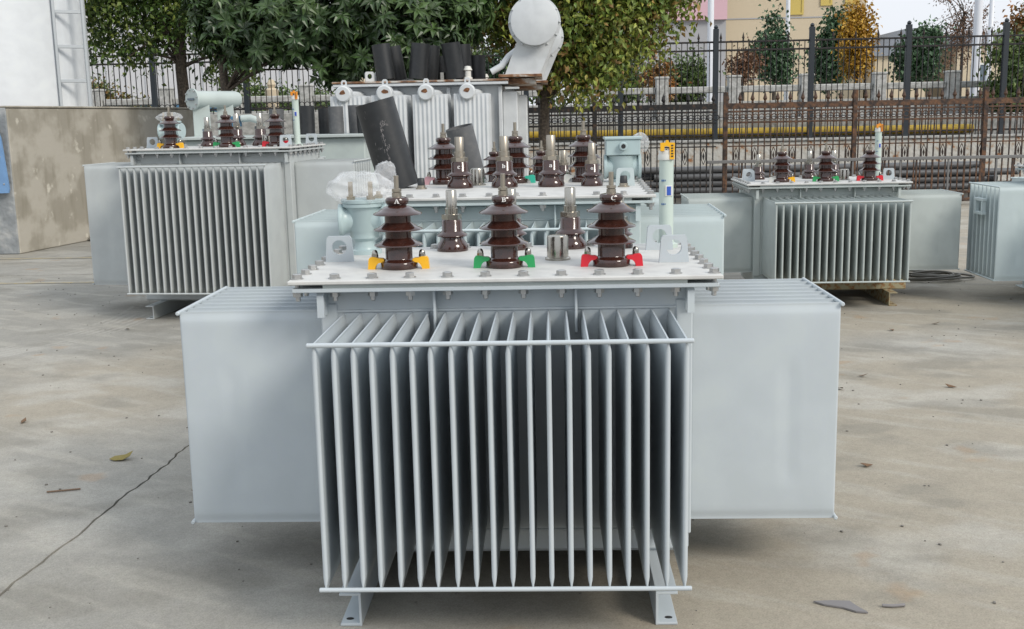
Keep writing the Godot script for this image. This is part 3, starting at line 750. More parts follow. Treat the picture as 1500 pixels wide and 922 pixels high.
# ------------------------------------------------------------------ big oil transformers at the back
func big_transformer(label: String, off: Vector3) -> void:
	var t := thing("radiator_transformer", label, "transformer", Vector3(-1.22, 0, -8.9) + off, 0.0, "big transformers with radiators")
	var g := G.new(); g.box(Vector3(0, 0.92, -0.45), Vector3(1.72, 1.70, 0.95), Basis.IDENTITY, 0.012)
	for x in [-0.83, -0.27, 0.29, 0.84]: g.box(Vector3(x, 1.0, 0.05), Vector3(0.04, 1.5, 0.06), Basis.IDENTITY, 0.006)
	part("tank", g.mesh(), M.white, t)
	g = G.new(); g.box(Vector3(0, 1.785, -0.42), Vector3(1.86, 0.03, 1.18), Basis.IDENTITY, 0.004)
	part("tank_flange", g.mesh(), M.white, t)
	g = G.new(); g.box(Vector3(0, 1.815, -0.42), Vector3(1.88, 0.022, 1.20), Basis.IDENTITY, 0.004)
	part("lid", g.mesh(), M.rusty_white, t)
	for i in 4:
		var cx := -0.71 + i * 0.425
		var plate := memo("radplate", func():
			var q := G.new(); var rows := []
			for r in 6:
				var y: float = [0.0, 0.015, 0.06, 1.19, 1.235, 1.25][r]
				var amp: float = [0.0, 0.0, 1.0, 1.0, 0.0, 0.0][r]
				var row := []
				for j in 73:
					var x := -0.18 + 0.36 * j / 72.0
					row.append(Vector3(x, y, 0.008 + amp * 0.011 * maxf(0.0, sin(TAU * (x + 0.18) / 0.36 * 8.0 - PI / 2) * 0.5 + 0.5) * smoothstep(0.0, 0.03, 0.18 - absf(x))))
				rows.append(row)
			q.grid(rows)
			q.box(Vector3(0, 0.625, 0), Vector3(0.362, 1.252, 0.014), Basis.IDENTITY, 0.004)
			return q.mesh())
		var rd := G.new()
		for y in [1.58, 0.5]:
			rd.cyl(Vector3(cx, y, -0.0), Vector3(cx, y, 0.53), 0.05, 18)
		var o := part("radiator", rd.mesh(), M.white, t)
		for k in 8: part("radiator_plate", plate, M.white, o, Vector3(cx, 0.42, 0.14 + k * 0.058))
		g = G.new(); g.cyl(Vector3(cx - 0.04, 1.69, 0.42), Vector3(cx - 0.04, 1.69, 0.60), 0.082, 24, 0.012)
		g.cyl(Vector3(cx - 0.04, 1.68, 0.42), Vector3(cx + 0.06, 1.68, 0.02), 0.045, 16)
		part("header_drum", g.mesh(), M.white, o)
		g = G.new()
		var poly := PackedVector2Array()
		for j in 14: poly.append(Vector2(cos(TAU * j / 14) * 0.03, sin(TAU * j / 14) * 0.022) * (0.7 + 0.6 * fposmod(sin(j * 7.3 + i * 3.1) * 43.7, 1.0)))
		poly.append(Vector2(0.02, -0.012))
		g.extrude(Geometry2D.convex_hull(poly), 0.003, Transform3D(Basis.IDENTITY, Vector3(cx - 0.04 + 0.01 * sin(i * 2.0), 1.705, 0.6015)))
		part("rust_patch", g.mesh(), M.rust, o)
		g = G.new(); g.plate_hole(PackedVector2Array([Vector2(-0.03, 0), Vector2(0.03, 0), Vector2(0.03, 0.05), Vector2(0.015, 0.068), Vector2(-0.015, 0.068), Vector2(-0.03, 0.05)]), Vector2(0, 0.035), 0.015, 0.014, Transform3D(Basis.IDENTITY, Vector3(cx - 0.04, 1.765, 0.5)))
		part("lifting_eye", g.mesh(), M.white, o)
	# conservator on a bracket off the right hand end
	g = G.new()
	g.lathe([Vector2(0, 0), Vector2(0.238, 0), Vector2(0.246, 0.004), Vector2(0.246, 0.02), Vector2(0.238, 0.024), Vector2(0.238, 1.5), Vector2(0, 1.5)], 48, Transform3D(G.along(Vector3(0.0, 0, -1)), Vector3(1.22, 2.40, 0.25)))
	var cons := part("conservator", g.mesh(), M.white, t)
	g = G.new()
	g.lathe([Vector2(0.236, 0), Vector2(0.276, 0), Vector2(0.276, 0.025), Vector2(0.236, 0.025)], 40, Transform3D(G.along(Vector3(0, 0, -1)), Vector3(1.22, 2.40, 0.1)))
	for k in 12:
		var a := TAU * k / 12
		hex(g, 0.025, 0.035, 0.016, Vector3(1.22 + cos(a) * 0.262, 2.40 + sin(a) * 0.262 - 0.03, 0.11))
	part("bolted_ring", g.mesh(), M.white, cons)
	g = G.new()
	g.extrude(PackedVector2Array([Vector2(0.90, 1.87), Vector2(1.27, 1.87), Vector2(1.46, 2.30), Vector2(1.05, 2.25)]), 0.06, Transform3D(Basis.IDENTITY, Vector3(0, 0, 0.08)))
	part("conservator_bracket", g.mesh(), M.white, t)
	g = G.new()
	g.extrude(PackedVector2Array([Vector2(0.95, 1.87), Vector2(1.30, 1.87), Vector2(1.44, 2.30), Vector2(1.05, 2.25)]), 0.05, Transform3D(Basis.IDENTITY, Vector3(0, 0, -0.9)))
	part("conservator_bracket", g.mesh(), M.white, t)
	g = G.new(); g.box(Vector3(1.06, 1.855, -0.4), Vector3(0.46, 0.03, 1.1), Basis.IDENTITY, 0.004); g.box(Vector3(1.02, 1.80, -0.4), Vector3(0.40, 0.06, 0.9), Basis.IDENTITY, 0.004)
	part("bracket_shelf", g.mesh(), M.rusty_white, t)
	g = G.new(); g.tube([Vector3(0.75, 1.90, 0.05), Vector3(0.86, 1.96, 0.04), Vector3(0.94, 2.06, 0.02), Vector3(1.02, 2.12, 0.0)], 0.035, 12)
	part("pipe", g.mesh(), M.white, t)
	g = G.new(); g.box(Vector3(0.94, 1.1, -0.4), Vector3(0.16, 1.2, 0.7), Basis.IDENTITY, 0.01)
	part("side_box", g.mesh(), M.white, t)
	for x in [-0.55, -0.46]:
		g = G.new(); g.plate_hole(PackedVector2Array([Vector2(-0.05, 0), Vector2(0.05, 0), Vector2(0.05, 0.09), Vector2(0.035, 0.105), Vector2(-0.035, 0.105), Vector2(-0.05, 0.09)]), Vector2(0, 0.055), 0.027, 0.02, Transform3D(Basis(Vector3.UP, 0.5), Vector3(x, 1.826, 0.02 - (x + 0.5))))
		part("lifting_lug", g.mesh(), M.white, t)
	g = G.new()
	for q in [[0.5, 0.05]]:
		g.lathe([Vector2(0, 0), Vector2(0.05, 0), Vector2(0.05, 0.02), Vector2(0.035, 0.03), Vector2(0.035, 0.09), Vector2(0.05, 0.10), Vector2(0.03, 0.14), Vector2(0, 0.145)], 20, Transform3D(Basis.IDENTITY, Vector3(q[0], 1.826, q[1])))
	part("breather", g.mesh(), M.pale, t)
	g = G.new(); g.lathe([Vector2(0, 0), Vector2(0.033, 0), Vector2(0.033, 0.08), Vector2(0, 0.082)], 20, Transform3D(Basis.IDENTITY, Vector3(0.23, 1.826, 0.05)))
	part("filler_cap", g.mesh(), M.steel, t)
	for x in [-0.6, 0.6]:
		g = G.new(); g.box(Vector3(x, 0.06, -0.4), Vector3(0.12, 0.12, 1.2), Basis.IDENTITY, 0.01)
		part("skid", g.mesh(), M.white, t)

func conservator_transformer() -> void:
	# behind the transformer at the wall: lid with a row of sleeves, small bolted conservator
	var t := thing("conservator_transformer", "pale grey-green transformer with a small bolted conservator drum behind the one at the wall", "transformer", Vector3(-2.45, 0, -7.6))
	var g := G.new(); g.box(Vector3(0.02, 0.67, 0), Vector3(1.7, 1.2, 0.8), Basis.IDENTITY, 0.012)
	part("tank", g.mesh(), M.celadon, t)
	g = G.new(); g.box(Vector3(0.02, 1.285, 0), Vector3(1.84, 0.028, 0.92), Basis.IDENTITY, 0.004)
	part("lid", g.mesh(), M.paint_r, t)
	var a := Vector3(-0.86, 1.655, 0.0); var d := Vector3(0.62, 0.0, -0.80).normalized()
	g = G.new()
	g.lathe([Vector2(0, 0), Vector2(0.104, 0), Vector2(0.104, 0.02), Vector2(0.080, 0.024), Vector2(0.080, 0.50), Vector2(0.07, 0.54), Vector2(0.04, 0.56), Vector2(0, 0.565)], 32, Transform3D(G.along(d), a))
	var c := part("conservator", g.mesh(), M.celadon, t)
	g = G.new()
	var bb := G.along(d)
	for k in 8:
		var q := a + bb * Vector3(cos(TAU * k / 8 + 0.2) * 0.09, -0.004, sin(TAU * k / 8 + 0.2) * 0.09)
		g.cyl(q, q - d * 0.012, 0.008, 6)
	part("bolt_ring", g.mesh(), M.zinc, c)
	g = G.new(); g.box(a - d * 0.012 + Vector3(0, 0, 0), Vector3(0.022, 0.095, 0.014), bb * Basis(Vector3.RIGHT, PI / 2), 0.002)
	part("sight_glass", g.mesh(), M.glass, c)
	for k in [0.10, 0.38]:
		var q: Vector3 = a + d * k
		g = G.new(); g.box(Vector3(q.x, 1.45, q.z), Vector3(0.16, 0.32, 0.03), Basis(Vector3.UP, 0.25), 0.004)
		part("bracket", g.mesh(), M.celadon, t)
	g = G.new(); g.box(Vector3(-0.42, 1.40, 0.1), Vector3(0.10, 0.17, 0.10), Basis.IDENTITY, 0.005)
	part("relay_box", g.mesh(), M.shed_blue, t)
	g = G.new(); g.tube([Vector3(-0.36, 1.46, 0.1), Vector3(-0.27, 1.465, 0.1), Vector3(-0.20, 1.44, 0.1), Vector3(-0.165, 1.38, 0.1), Vector3(-0.16, 1.29, 0.1)], 0.034, 14)
	part("pipe", g.mesh(), M.celadon, t)
	for x in [-0.55, 0.6]:
		g = G.new(); g.box(Vector3(x, 0.035, 0), Vector3(0.1, 0.07, 1.0), Basis.IDENTITY, 0.005)
		part("skid", g.mesh(), M.paint_r, t)

func build_back_row() -> void:
	big_transformer("big white transformer with four fluted radiators and rusty lid in front of the trees", Vector3.ZERO)
	big_transformer("big white transformer half hidden behind the one with black sleeves", Vector3(0.06, 0, -2.2))
	conservator_transformer()
	var grp := "black sleeves over bushings on the white transformer"
	var lab := "dark sleeve standing on the rusty lid of the white transformer"
	var y := 1.826
	for q in [[-0.38, 0.02, 0.12, 0.0], [-0.30, -0.35, 0.16, 0.05], [-0.04, 0.02, -0.12, 0.0], [0.04, -0.35, -0.10, 0.0], [0.37, 0.05, 0.12, 0.1], [0.43, -0.35, 0.06, 0.0], [0.20, -0.5, 0.12, 0.0], [0.56, -0.5, 0.0, 0.0]]:
		var hgt := 0.37 if q[1] > -0.4 else 0.26
		sleeve(Vector3(-1.22 + q[0], y + 0.02, -8.9 + q[1]), Vector3(q[3], 0, q[2]), 0.10, hgt, M.sleeve, lab if q[1] > -0.4 else "short " + lab, grp)
	var grp2 := "sleeves on the transformer with the small drum"
	var xs := [-0.02, 0.14, 0.28, 0.40, 0.56, 0.70, 0.83]
	for i in xs.size():
		sleeve(Vector3(-2.45 + xs[i], 1.30, -7.6 + (0.12 if i % 2 == 0 else -0.16)), Vector3(0, 0, 0.01 * (i - 3)), 0.07, 0.245 + 0.012 * (i % 3), M.sleeve_grey if i in [0, 4, 5] else M.sleeve, ("grey" if i in [0, 4, 5] else "black") + " upright sleeve on the transformer with the small drum", grp2)
	sleeve(Vector3(-0.60, 1.092, -2.30), Vector3(0.06, 0, 0.25), 0.096, 0.43, M.sleeve, "scuffed black sleeve leaning on the lid of the transformer marked c, b, a")
	scuffs(Vector3(-0.60, 1.092, -2.30), Basis.from_euler(Vector3(0.06, 0, 0.25)))
	sleeve(Vector3(-0.42, 0.952, -4.95), Vector3(0.12, 0, 0.22), 0.10, 0.42, M.sleeve_grey, "grey sleeve leaning behind the leftmost brown bushing of the second transformer")

func scuffs(at: Vector3, b: Basis) -> void:
	# chalky scrapes on the leaning sleeve: thin curved marks that hug its surface
	var sl := get_node("insulating_sleeve_%03d" % taken["insulating_sleeve"])
	var g := G.new()
	var mark := func(pts: Array, w: float):
		for i in pts.size() - 1:
			var q := []
			for e in [[pts[i], -w], [pts[i], w], [pts[i + 1], w], [pts[i + 1], -w]]:
				var ang: float = PI / 2 - (e[0].x + e[1] * 8.0)
				q.append(Vector3(cos(ang) * 0.0968, e[0].y, sin(ang) * 0.0968))
			g.quad(q[3], q[2], q[1], q[0])
	var rs := RandomNumberGenerator.new(); rs.seed = 91
	# an arc of chalky rubbing, a run down from it and a few stray scratches, all in small broken flecks
	for k in 150:
		var p: Vector2
		if k < 80:
			var f := rs.randf(); p = Vector2(0.05, 0.22).lerp(Vector2(0.40, 0.32), f) + Vector2(-0.10, 0.035) * sin(f * PI) + Vector2(rs.randfn() * 0.035, rs.randfn() * 0.007)
		elif k < 115: p = Vector2(0.06 + rs.randfn() * 0.02, rs.randf_range(0.08, 0.22))
		elif k < 135: p = Vector2(rs.randf_range(-0.35, 0.3), 0.205 + rs.randfn() * 0.004)
		else: p = Vector2(rs.randf_range(-0.8, 0.8), rs.randf_range(0.05, 0.40))
		var d := Vector2(rs.randf_range(-0.03, 0.03), rs.randf_range(-0.012, 0.012))
		mark.call([p, p + d], rs.randf_range(0.0004, 0.0016))
	part("scuff", g.mesh(), M.cardboard, sl).set_meta("kind", "stuff")

# ------------------------------------------------------------------ yard surroundings
func build_yard() -> void:
	# concrete wall receding on the left
	var a := Vector3(-5.90, 0, -9.15); var b := Vector3(-5.14, 0, -13.4)
	var w := thing("concrete_wall", "stained beige concrete wall below the white tank", "wall", a, atan2(-(b - a).z, (b - a).x))
	var len := (b - a).length()
	var g := G.new(); g.box(Vector3(len / 2, 0.82, -0.15), Vector3(len, 1.64, 0.30), Basis.IDENTITY, 0.012)
	part("wall_body", g.mesh(), M.wall, w)
	g = G.new(); g.box(Vector3(len / 2, 1.652, -0.15), Vector3(len + 0.02, 0.022, 0.33), Basis.IDENTITY, 0.006)
	part("coping", g.mesh(), M.wall, w)
	w = thing("concrete_wall", "grey stained concrete wall end with a blue panel on it", "wall", Vector3(-5.91, 0, -9.13))
	g = G.new(); g.box(Vector3(-1.5, 0.82, -0.16), Vector3(3.0, 1.64, 0.30), Basis(Vector3.UP, 0.0), 0.01)
	part("wall_body", g.mesh(), M.stained, w)
	g = G.new(); g.extrude(PackedVector2Array([Vector2(-6.04, 1.64), Vector2(-5.96, 1.30), Vector2(-5.92, 0.74), Vector2(-5.93, 0.70), Vector2(-8.0, 0.66), Vector2(-8.0, 1.64)]), 0.03, Transform3D(Basis.IDENTITY, Vector3(0, 0, -9.08)))
	var bp := single("blue_panel", g.mesh(), M.bluepanel, "blue sheet metal panel fixed to the grey wall end", "panel")
	for q in [Vector3(-5.99, 1.10, -9.058), Vector3(-5.97, 0.80, -9.058)]:
		g = G.new(); g.lathe([Vector2(0.012, 0), Vector2(0.009, 0.006), Vector2(0, 0.007)], 10, Transform3D(G.along(Vector3(0, 0, 1)), q - Vector3(0, 0, 0.008)))
		part("rivet", g.mesh(), M.zinc, bp)
	# white tank with a ladder
	var tk := thing("storage_tank", "big white cylindrical tank rising behind the concrete wall", "tank", Vector3(-7.33, 0, -11.2))
	g = G.new(); g.lathe([Vector2(0, 0), Vector2(1.45, 0), Vector2(1.45, 6.5), Vector2(0, 6.9)], 72)
	part("shell", g.mesh(), M.tank, tk)
	var ld := G.new()
	for q in [Vector3(1.38, 0, 0.52), Vector3(1.67, 0, 0.34)]:
		g = G.new(); g.box(q + Vector3(0, 3.3, 0), Vector3(0.035, 6.2, 0.06), Basis(Vector3.UP, 0.5), 0.004)
		part("ladder_stile", g.mesh(), M.galv, tk)
	for k in 14:
		g = G.new(); g.box(Vector3(1.525, 0.72 + k * 0.42, 0.43), Vector3(0.34, 0.04, 0.03), Basis(Vector3.UP, 0.555), 0.004)
		part("ladder_rung", g.mesh(), M.galv, tk)
	# boundary wall, far fence, near fence
	g = G.new(); g.box(Vector3(-6.3, 0.8, -18.95), Vector3(11.6, 1.6, 0.28), Basis.IDENTITY, 0.01)
	single("boundary_wall", g.mesh(), M.concrete_far, "grey boundary wall under the black fence behind the left trees", "wall")
	g = G.new(); g.box(Vector3(6.0, 0.43, -18.95), Vector3(13.0, 0.86, 0.28), Basis.IDENTITY, 0.01)
	var lw := single("boundary_wall", g.mesh(), M.whitewash, "low whitewashed wall with rust stains behind the black pipes", "wall")
	g = G.new(); g.box(Vector3(6.0, 0.885, -18.95), Vector3(13.0, 0.045, 0.36), Basis.IDENTITY, 0.006)
	part("coping", g.mesh(), M.concrete_far, lw)
	fence("iron_fence", "black wrought iron fence on the boundary wall behind the left trees", -12.0, -0.6, -18.95, 1.60, 2.62, 2.78, 0.108, M.iron, M.post, 1.85, true)
	fence("iron_fence", "tall dark iron fence with slate posts behind the yellow pipe", -0.45, 11.8, -18.95, 0.91, 2.62, 2.78, 0.108, M.iron, M.post, 1.85, false)
	near_fence("iron_fence", "black wrought iron fence with rings behind the tree trunk", -3.2, 2.78, -14.6, M.iron, 0.0)
	near_fence("iron_fence", "rusty wrought iron fence with rings right of the black one", 2.90, 10.2, -14.6, M.rust_dark, 0.0)
	# yellow pipe on brackets
	g = G.new(); g.cyl(Vector3(-2.0, 1.05, -19.45), Vector3(8.6, 1.02, -19.45), 0.09, 16)
	var gp := single("gas_pipe", g.mesh(), M.gaspipe, "long yellow pipe running behind the fences", "pipe")
	for k in 5:
		g = G.new(); g.box(Vector3(-0.5 + k * 2.1, 0.52, -19.45), Vector3(0.06, 0.95, 0.06), Basis.IDENTITY, 0.005)
		part("support", g.mesh(), M.iron, gp)
	for k in 8:
		var yy := 0.065 + (k % 4) * 0.122
		g = G.new()
		var x0 := 1.5 + 0.25 * (k % 3); var zz := -16.7 - 0.14 * (k / 4) - 0.03 * (k % 2)
		var m := memo("pipe%d" % (k % 2), func():
			var q := G.new(); q.lathe([Vector2(0.052, 0), Vector2(0.06, 0), Vector2(0.06, 6.4 - 0.3 * (k % 2)), Vector2(0.052, 6.4 - 0.3 * (k % 2)), Vector2(0.052, 0)], 18); return q.mesh())
		single("black_pipe", m, M.pipe, "black plastic pipe in the stack behind the rusty fence", "pipe", Vector3(x0, yy, zz), Basis(Vector3.FORWARD, PI / 2), "stacked black pipes behind the fence")
	railing()
	# brick rubble between the transformers on the right
	for k in 9:
		g = G.new(); g.box(Vector3.ZERO, Vector3(0.2, 0.055, 0.1), Basis.IDENTITY, 0.006)
		single("loose_brick", memo("brick", func(): return g.mesh()), M.brick, "orange brick in the rubble heap by the low railing", "brick", Vector3(1.35 + 0.22 * (k % 4), 0.03 + 0.056 * (k / 4), -12.4 + 0.1 * sin(k * 2.1)), Basis(Vector3.UP, k * 0.8), "loose bricks in a heap")

func spear(h: float) -> Array:
	return [Vector2(0, 0), Vector2(0.009, 0), Vector2(0.009, h)]

func fence(called: String, label: String, x0: float, x1: float, z: float, yb: float, y2: float, y1: float, step: float, m: Material, pm: Material, pstep: float, scroll: bool) -> void:
	var t := thing(called, label, "fence", Vector3(x0, 0, z))
	var L := x1 - x0
	for y in [y1, y2, yb + 0.09]:
		var g := G.new(); g.box(Vector3(L / 2, y, 0), Vector3(L, 0.035, 0.035), Basis.IDENTITY, 0.004)
		part("rail", g.mesh(), m, t)
	var h := y1 - yb
	var pk := memo("picket%.2f" % h, func():
		var g := G.new()
		g.box(Vector3(0, h / 2, 0), Vector3(0.015, h, 0.015))
		g.lathe([Vector2(0.008, h + 0.01), Vector2(0.022, h + 0.03), Vector2(0.012, h + 0.045), Vector2(0.026, h + 0.075), Vector2(0.012, h + 0.13), Vector2(0, h + 0.19)], 8)
		return g.mesh())
	var pk2 := memo("picketb%.2f" % h, func():
		var g := G.new(); g.box(Vector3(0, h / 2, 0), Vector3(0.015, h, 0.015))
		return g.mesh())
	var k := 0
	var x := 0.06
	while x < L:
		part("picket", pk if k % 4 == 0 else pk2, m, t, Vector3(x, yb, 0.0)); x += step; k += 1
	x = fposmod(3.40 - x0, pstep)
	while x < L:
		var g := G.new(); g.box(Vector3(x, (y1 + 0.25) / 2, 0.01), Vector3(0.10, y1 + 0.25, 0.10), Basis.IDENTITY, 0.006)
		g.lathe([Vector2(0.03, 0), Vector2(0.045, 0.03), Vector2(0.03, 0.06), Vector2(0, 0.075)], 12, Transform3D(Basis.IDENTITY, Vector3(x, y1 + 0.25, 0.01)))
		part("post", g.mesh(), pm, t); x += pstep
	if scroll:
		var ring := ring_mesh(0.05, 0.008)
		x = 0.06 + step / 2
		while x < L:
			part("scroll", ring, m, t, Vector3(x, yb + 0.16, 0)); x += step * 1.0

func ring_mesh(r: float, w: float) -> Mesh:
	return memo("ring%.3f" % r, func():
		var g := G.new(); var rows := []
		for i in 15:
			var a := TAU * i / 14; var c := Vector3(cos(a), sin(a), 0); var row := []
			for j in 5: row.append(c * (r + w * cos(TAU * j / 5)) + Vector3(0, 0, w * sin(TAU * j / 5)))
			rows.append(row)
		g.grid(rows, true)
		return g.mesh())

func near_fence(called: String, label: String, x0: float, x1: float, z: float, m: Material, _y: float) -> void:
	var t := thing(called, label, "fence", Vector3(x0, 0, z))
	var L := x1 - x0
	for y in [[1.525, 0.09], [1.44, 0.03], [1.27, 0.03], [0.12, 0.04], [0.90, 0.02]]:
		var g := G.new(); g.box(Vector3(L / 2, y[0], 0), Vector3(L, y[1], 0.035), Basis.IDENTITY, 0.004)
		part("rail", g.mesh(), m, t)
	var pk := memo("nearpicket", func():
		var g := G.new(); g.box(Vector3(0, 0.77, 0), Vector3(0.018, 1.5, 0.018)); return g.mesh())
	var tip := memo("neartip", func():
		var g := G.new(); g.lathe([Vector2(0.008, 1.56), Vector2(0.02, 1.58), Vector2(0.014, 1.60), Vector2(0.034, 1.635), Vector2(0.022, 1.675), Vector2(0, 1.75)], 8); return g.mesh())
	var orn := memo("orn", func():
		var g := G.new()
		for q in [-1.0, 1.0]:
			g.tube([Vector3(0, 0.62, 0), Vector3(q * 0.032, 0.70, 0), Vector3(q * 0.032, 0.80, 0), Vector3(0, 0.88, 0)], 0.006, 5)
		g.lathe([Vector2(0, 0.68), Vector2(0.018, 0.75), Vector2(0, 0.82)], 6)
		return g.mesh())
	var x := 0.05; var k := 0
	while x < L:
		part("picket", pk, m, t, Vector3(x, 0, 0))
		if k % 2 == 0: part("spearhead", tip, m, t, Vector3(x, 0, 0))
		part("ring", ring_mesh(0.042, 0.008), m, t, Vector3(x + 0.048, 1.355, 0.0))
		if k % 3 == 1: part("ornament", orn, m, t, Vector3(x + 0.048, 0, 0))
		x += 0.098; k += 1
	x = 0.02
	while x < L:
		var g := G.new(); g.box(Vector3(x, 0.87, 0.005), Vector3(0.07, 1.74, 0.07), Basis.IDENTITY, 0.005)
		part("post", g.mesh(), m, t); x += 2.02

func railing() -> void:
	var t := thing("low_railing", "low grey iron railing in front of the rusty fence", "railing", Vector3(2.5, 0, -13.6), 0.0)
	for y in [0.70, 0.08]:
		var g := G.new(); g.box(Vector3(4.0, y, 0), Vector3(8.0, 0.045, 0.045), Basis.IDENTITY, 0.005)
		part("rail", g.mesh(), M.railing if y > 0.5 else M.rust_dark, t)
	for k in 34:
		var g := memo("railbar", func():
			var q := G.new(); q.box(Vector3(0, 0.38, 0), Vector3(0.024, 0.66, 0.024)); return q.mesh())
		part("bar", g, M.rust_dark if k % 3 else M.railing, t, Vector3(0.05 + k * 0.235, 0, 0))

# ------------------------------------------------------------------ beyond the fence
func building(called: String, label: String, c: Vector3, s: Vector3, m: Material) -> Node3D:
	var t := thing(called, label, "building", Vector3(c.x, 0, c.z))
	var g := G.new(); g.box(Vector3(0, s.y / 2, 0), s)
	part("wall", g.mesh(), m, t)
	return t

func window(t: Node3D, x: float, y: float, z: float, w: float, h: float, fm: Material, gm: Material) -> void:
	var g := G.new()
	for q in [-1.0, 1.0]:
		g.box(Vector3(x + q * w / 2, y, z), Vector3(0.1, h + 0.1, 0.12)); g.box(Vector3(x, y + q * h / 2, z), Vector3(w - 0.1, 0.1, 0.116))
	var o := part("window", g.mesh(), fm, t)
	g = G.new(); g.box(Vector3(x, y, z - 0.01), Vector3(w - 0.1, h - 0.1, 0.06))
	part("pane", g.mesh(), gm, o)

func build_beyond() -> void:
	var g := G.new(); g.box(Vector3(0, 0.65, -134.6), Vector3(500, 1.3, 230))
	structure("terrace", g.mesh(), M.concrete_far)
	g = G.new(); g.quad(Vector3(-250, 1.306, -23.2), Vector3(250, 1.306, -23.2), Vector3(250, 1.306, -36), Vector3(-250, 1.306, -36))
	structure("road", g.mesh(), M.asphalt)
	# stone balustrade
	var t := thing("balustrade", "pale concrete balustrade along the road beyond the fences", "balustrade", Vector3(0, 1.3, -24.9))
	for k in 22:
		g = G.new(); var x := -18.5 + k * 1.78 + 0.1
		g.box(Vector3(x, 0.5, 0), Vector3(0.30, 1.0, 0.30), Basis.IDENTITY, 0.015); g.box(Vector3(x, 1.01, 0), Vector3(0.34, 0.06, 0.34), Basis.IDENTITY, 0.015)
		part("pillar", g.mesh(), M.concrete_far, t)
		g = G.new(); g.box(Vector3(x + 0.89, 0.70, 0), Vector3(1.46, 0.16, 0.16), Basis.IDENTITY, 0.02)
		part("handrail", g.mesh(), M.concrete_far, t)
		g = G.new(); g.box(Vector3(x + 0.89, 0.21, 0), Vector3(1.46, 0.40, 0.10), Basis.IDENTITY, 0.01)
		part("panel", g.mesh(), M.concrete_far, t)
	# buildings
	var b := building("office_building", "tall beige building with yellow windows", Vector3(13.2, 0, -62), Vector3(7.3, 16, 10), M.beige)
	for q in [[0.0, 6.9, 0.67, 0.82], [1.57, 7.17, 0.5, 0.5], [2.91, 7.17, 0.63, 0.45], [-2.0, 11, 0.8, 0.9], [1.5, 11, 0.8, 0.9]]:
		window(b, q[0], q[1], 5.02, q[2], q[3], M.ywin, M.ywin)
	for k in 3:
		g = G.new(); g.box(Vector3(0, 3.2 + 3.1 * k, 5.0), Vector3(7.32, 0.06, 0.06))
		part("facade_joint", g.mesh(), M.greywall, b)
	b = building("plant_building", "pink and grey building beside the tall beige one", Vector3(6.6, 0, -60), Vector3(5.6, 12, 8), M.greywall)
	g = G.new(); g.box(Vector3(0, 9.2, 4.1), Vector3(5.64, 6.0, 0.3))
	part("pink_band", g.mesh(), M.pinkwall, b)
	b = building("gabled_house", "small beige house with a grey pitched roof", Vector3(18.3, 0, -58), Vector3(2.6, 4.2, 5), M.beige)
	g = G.new(); g.extrude(PackedVector2Array([Vector2(-1.6, 4.15), Vector2(0.2, 5.5), Vector2(1.9, 5.5), Vector2(1.9, 4.15)]), 5.4)
	part("roof", g.mesh(), M.roof, b)
	b = building("gabled_house", "beige house with a window behind the white lamp posts", Vector3(22.6, 0, -58), Vector3(3.0, 4.6, 5), M.beige)
	window(b, -0.2, 3.2, 2.53, 0.8, 0.9, M.pale, M.glass)
	g = G.new(); g.extrude(PackedVector2Array([Vector2(-1.8, 4.55), Vector2(-1.0, 5.2), Vector2(1.0, 5.2), Vector2(1.8, 4.55)]), 5.4)
	part("roof", g.mesh(), M.roof, b)
	b = building("warehouse", "long pale grey warehouse with a blue base behind the left trees", Vector3(-17, 0, -60), Vector3(26, 7.2, 12), M.shed)
	g = G.new(); g.box(Vector3(0, 1.9, 6.03), Vector3(26.02, 1.5, 0.1))
	part("blue_base", g.mesh(), M.shed_blue, b)
	for k in 26:
		g = G.new(); g.box(Vector3(-12.5 + k * 1.0, 4.9, 6.04), Vector3(0.09, 4.4, 0.08))
		part("cladding_rib", memo("rib", func():
			var q := G.new(); q.box(Vector3(0, 4.9, 6.04), Vector3(0.09, 4.4, 0.08)); return q.mesh()), M.shed, b, Vector3(-12.5 + k * 1.0, 0, 0))
	for q in [[4.51, 30.5, 0.09, "slender white lamp post in front of the pink and grey building"], [9.4, 44.0, 0.09, "white lamp post in front of the tall beige building"], [11.95, 31.5, 0.12, "thick white lamp post beside the bare reddish tree"], [12.5, 32.0, 0.07, "thin white pole next to the thick white lamp post"]]:
		g = G.new(); g.lathe([Vector2(0, 0), Vector2(q[2] * 1.6, 0), Vector2(q[2] * 1.6, 0.25), Vector2(q[2], 0.3), Vector2(q[2] * 0.8, 9.0), Vector2(0, 9.0)], 14)
		single("lamp_post", g.mesh(), M.whitepole, q[3], "lamp post", Vector3((q[0] - 0.135) + 0.135, 1.3, 3.1 - q[1]))
	for q in [[-7.0, "yellow bollard seen through the fence left of the sleeves"], [-4.6, "yellow bollard seen through the fence by the radiators"]]:
		g = G.new(); g.lathe([Vector2(0, 0), Vector2(0.17, 0), Vector2(0.17, 0.95), Vector2(0.08, 1.0), Vector2(0.12, 1.08), Vector2(0.07, 1.2), Vector2(0, 1.22)], 14)
		single("yellow_bollard", g.mesh(), M.beige, q[1], "bollard", Vector3(q[0], 1.3, -25.6))

# ------------------------------------------------------------------ trees
func leaf_mesh(L: float, w: float) -> Mesh:
	return memo("leaf%.3f" % L, func():
		var g := G.new()
		var a := Vector3(0, 0, 0); var t := Vector3(0, -0.12 * L, L)
		var m := Vector3(0, 0.06 * L, L * 0.5)
		var l := Vector3(-w, 0.14 * L, L * 0.48); var r := Vector3(w, 0.14 * L, L * 0.48)
		g.tri(a, m, l); g.tri(a, r, m); g.tri(m, t, l); g.tri(m, r, t)
		return g.mesh())

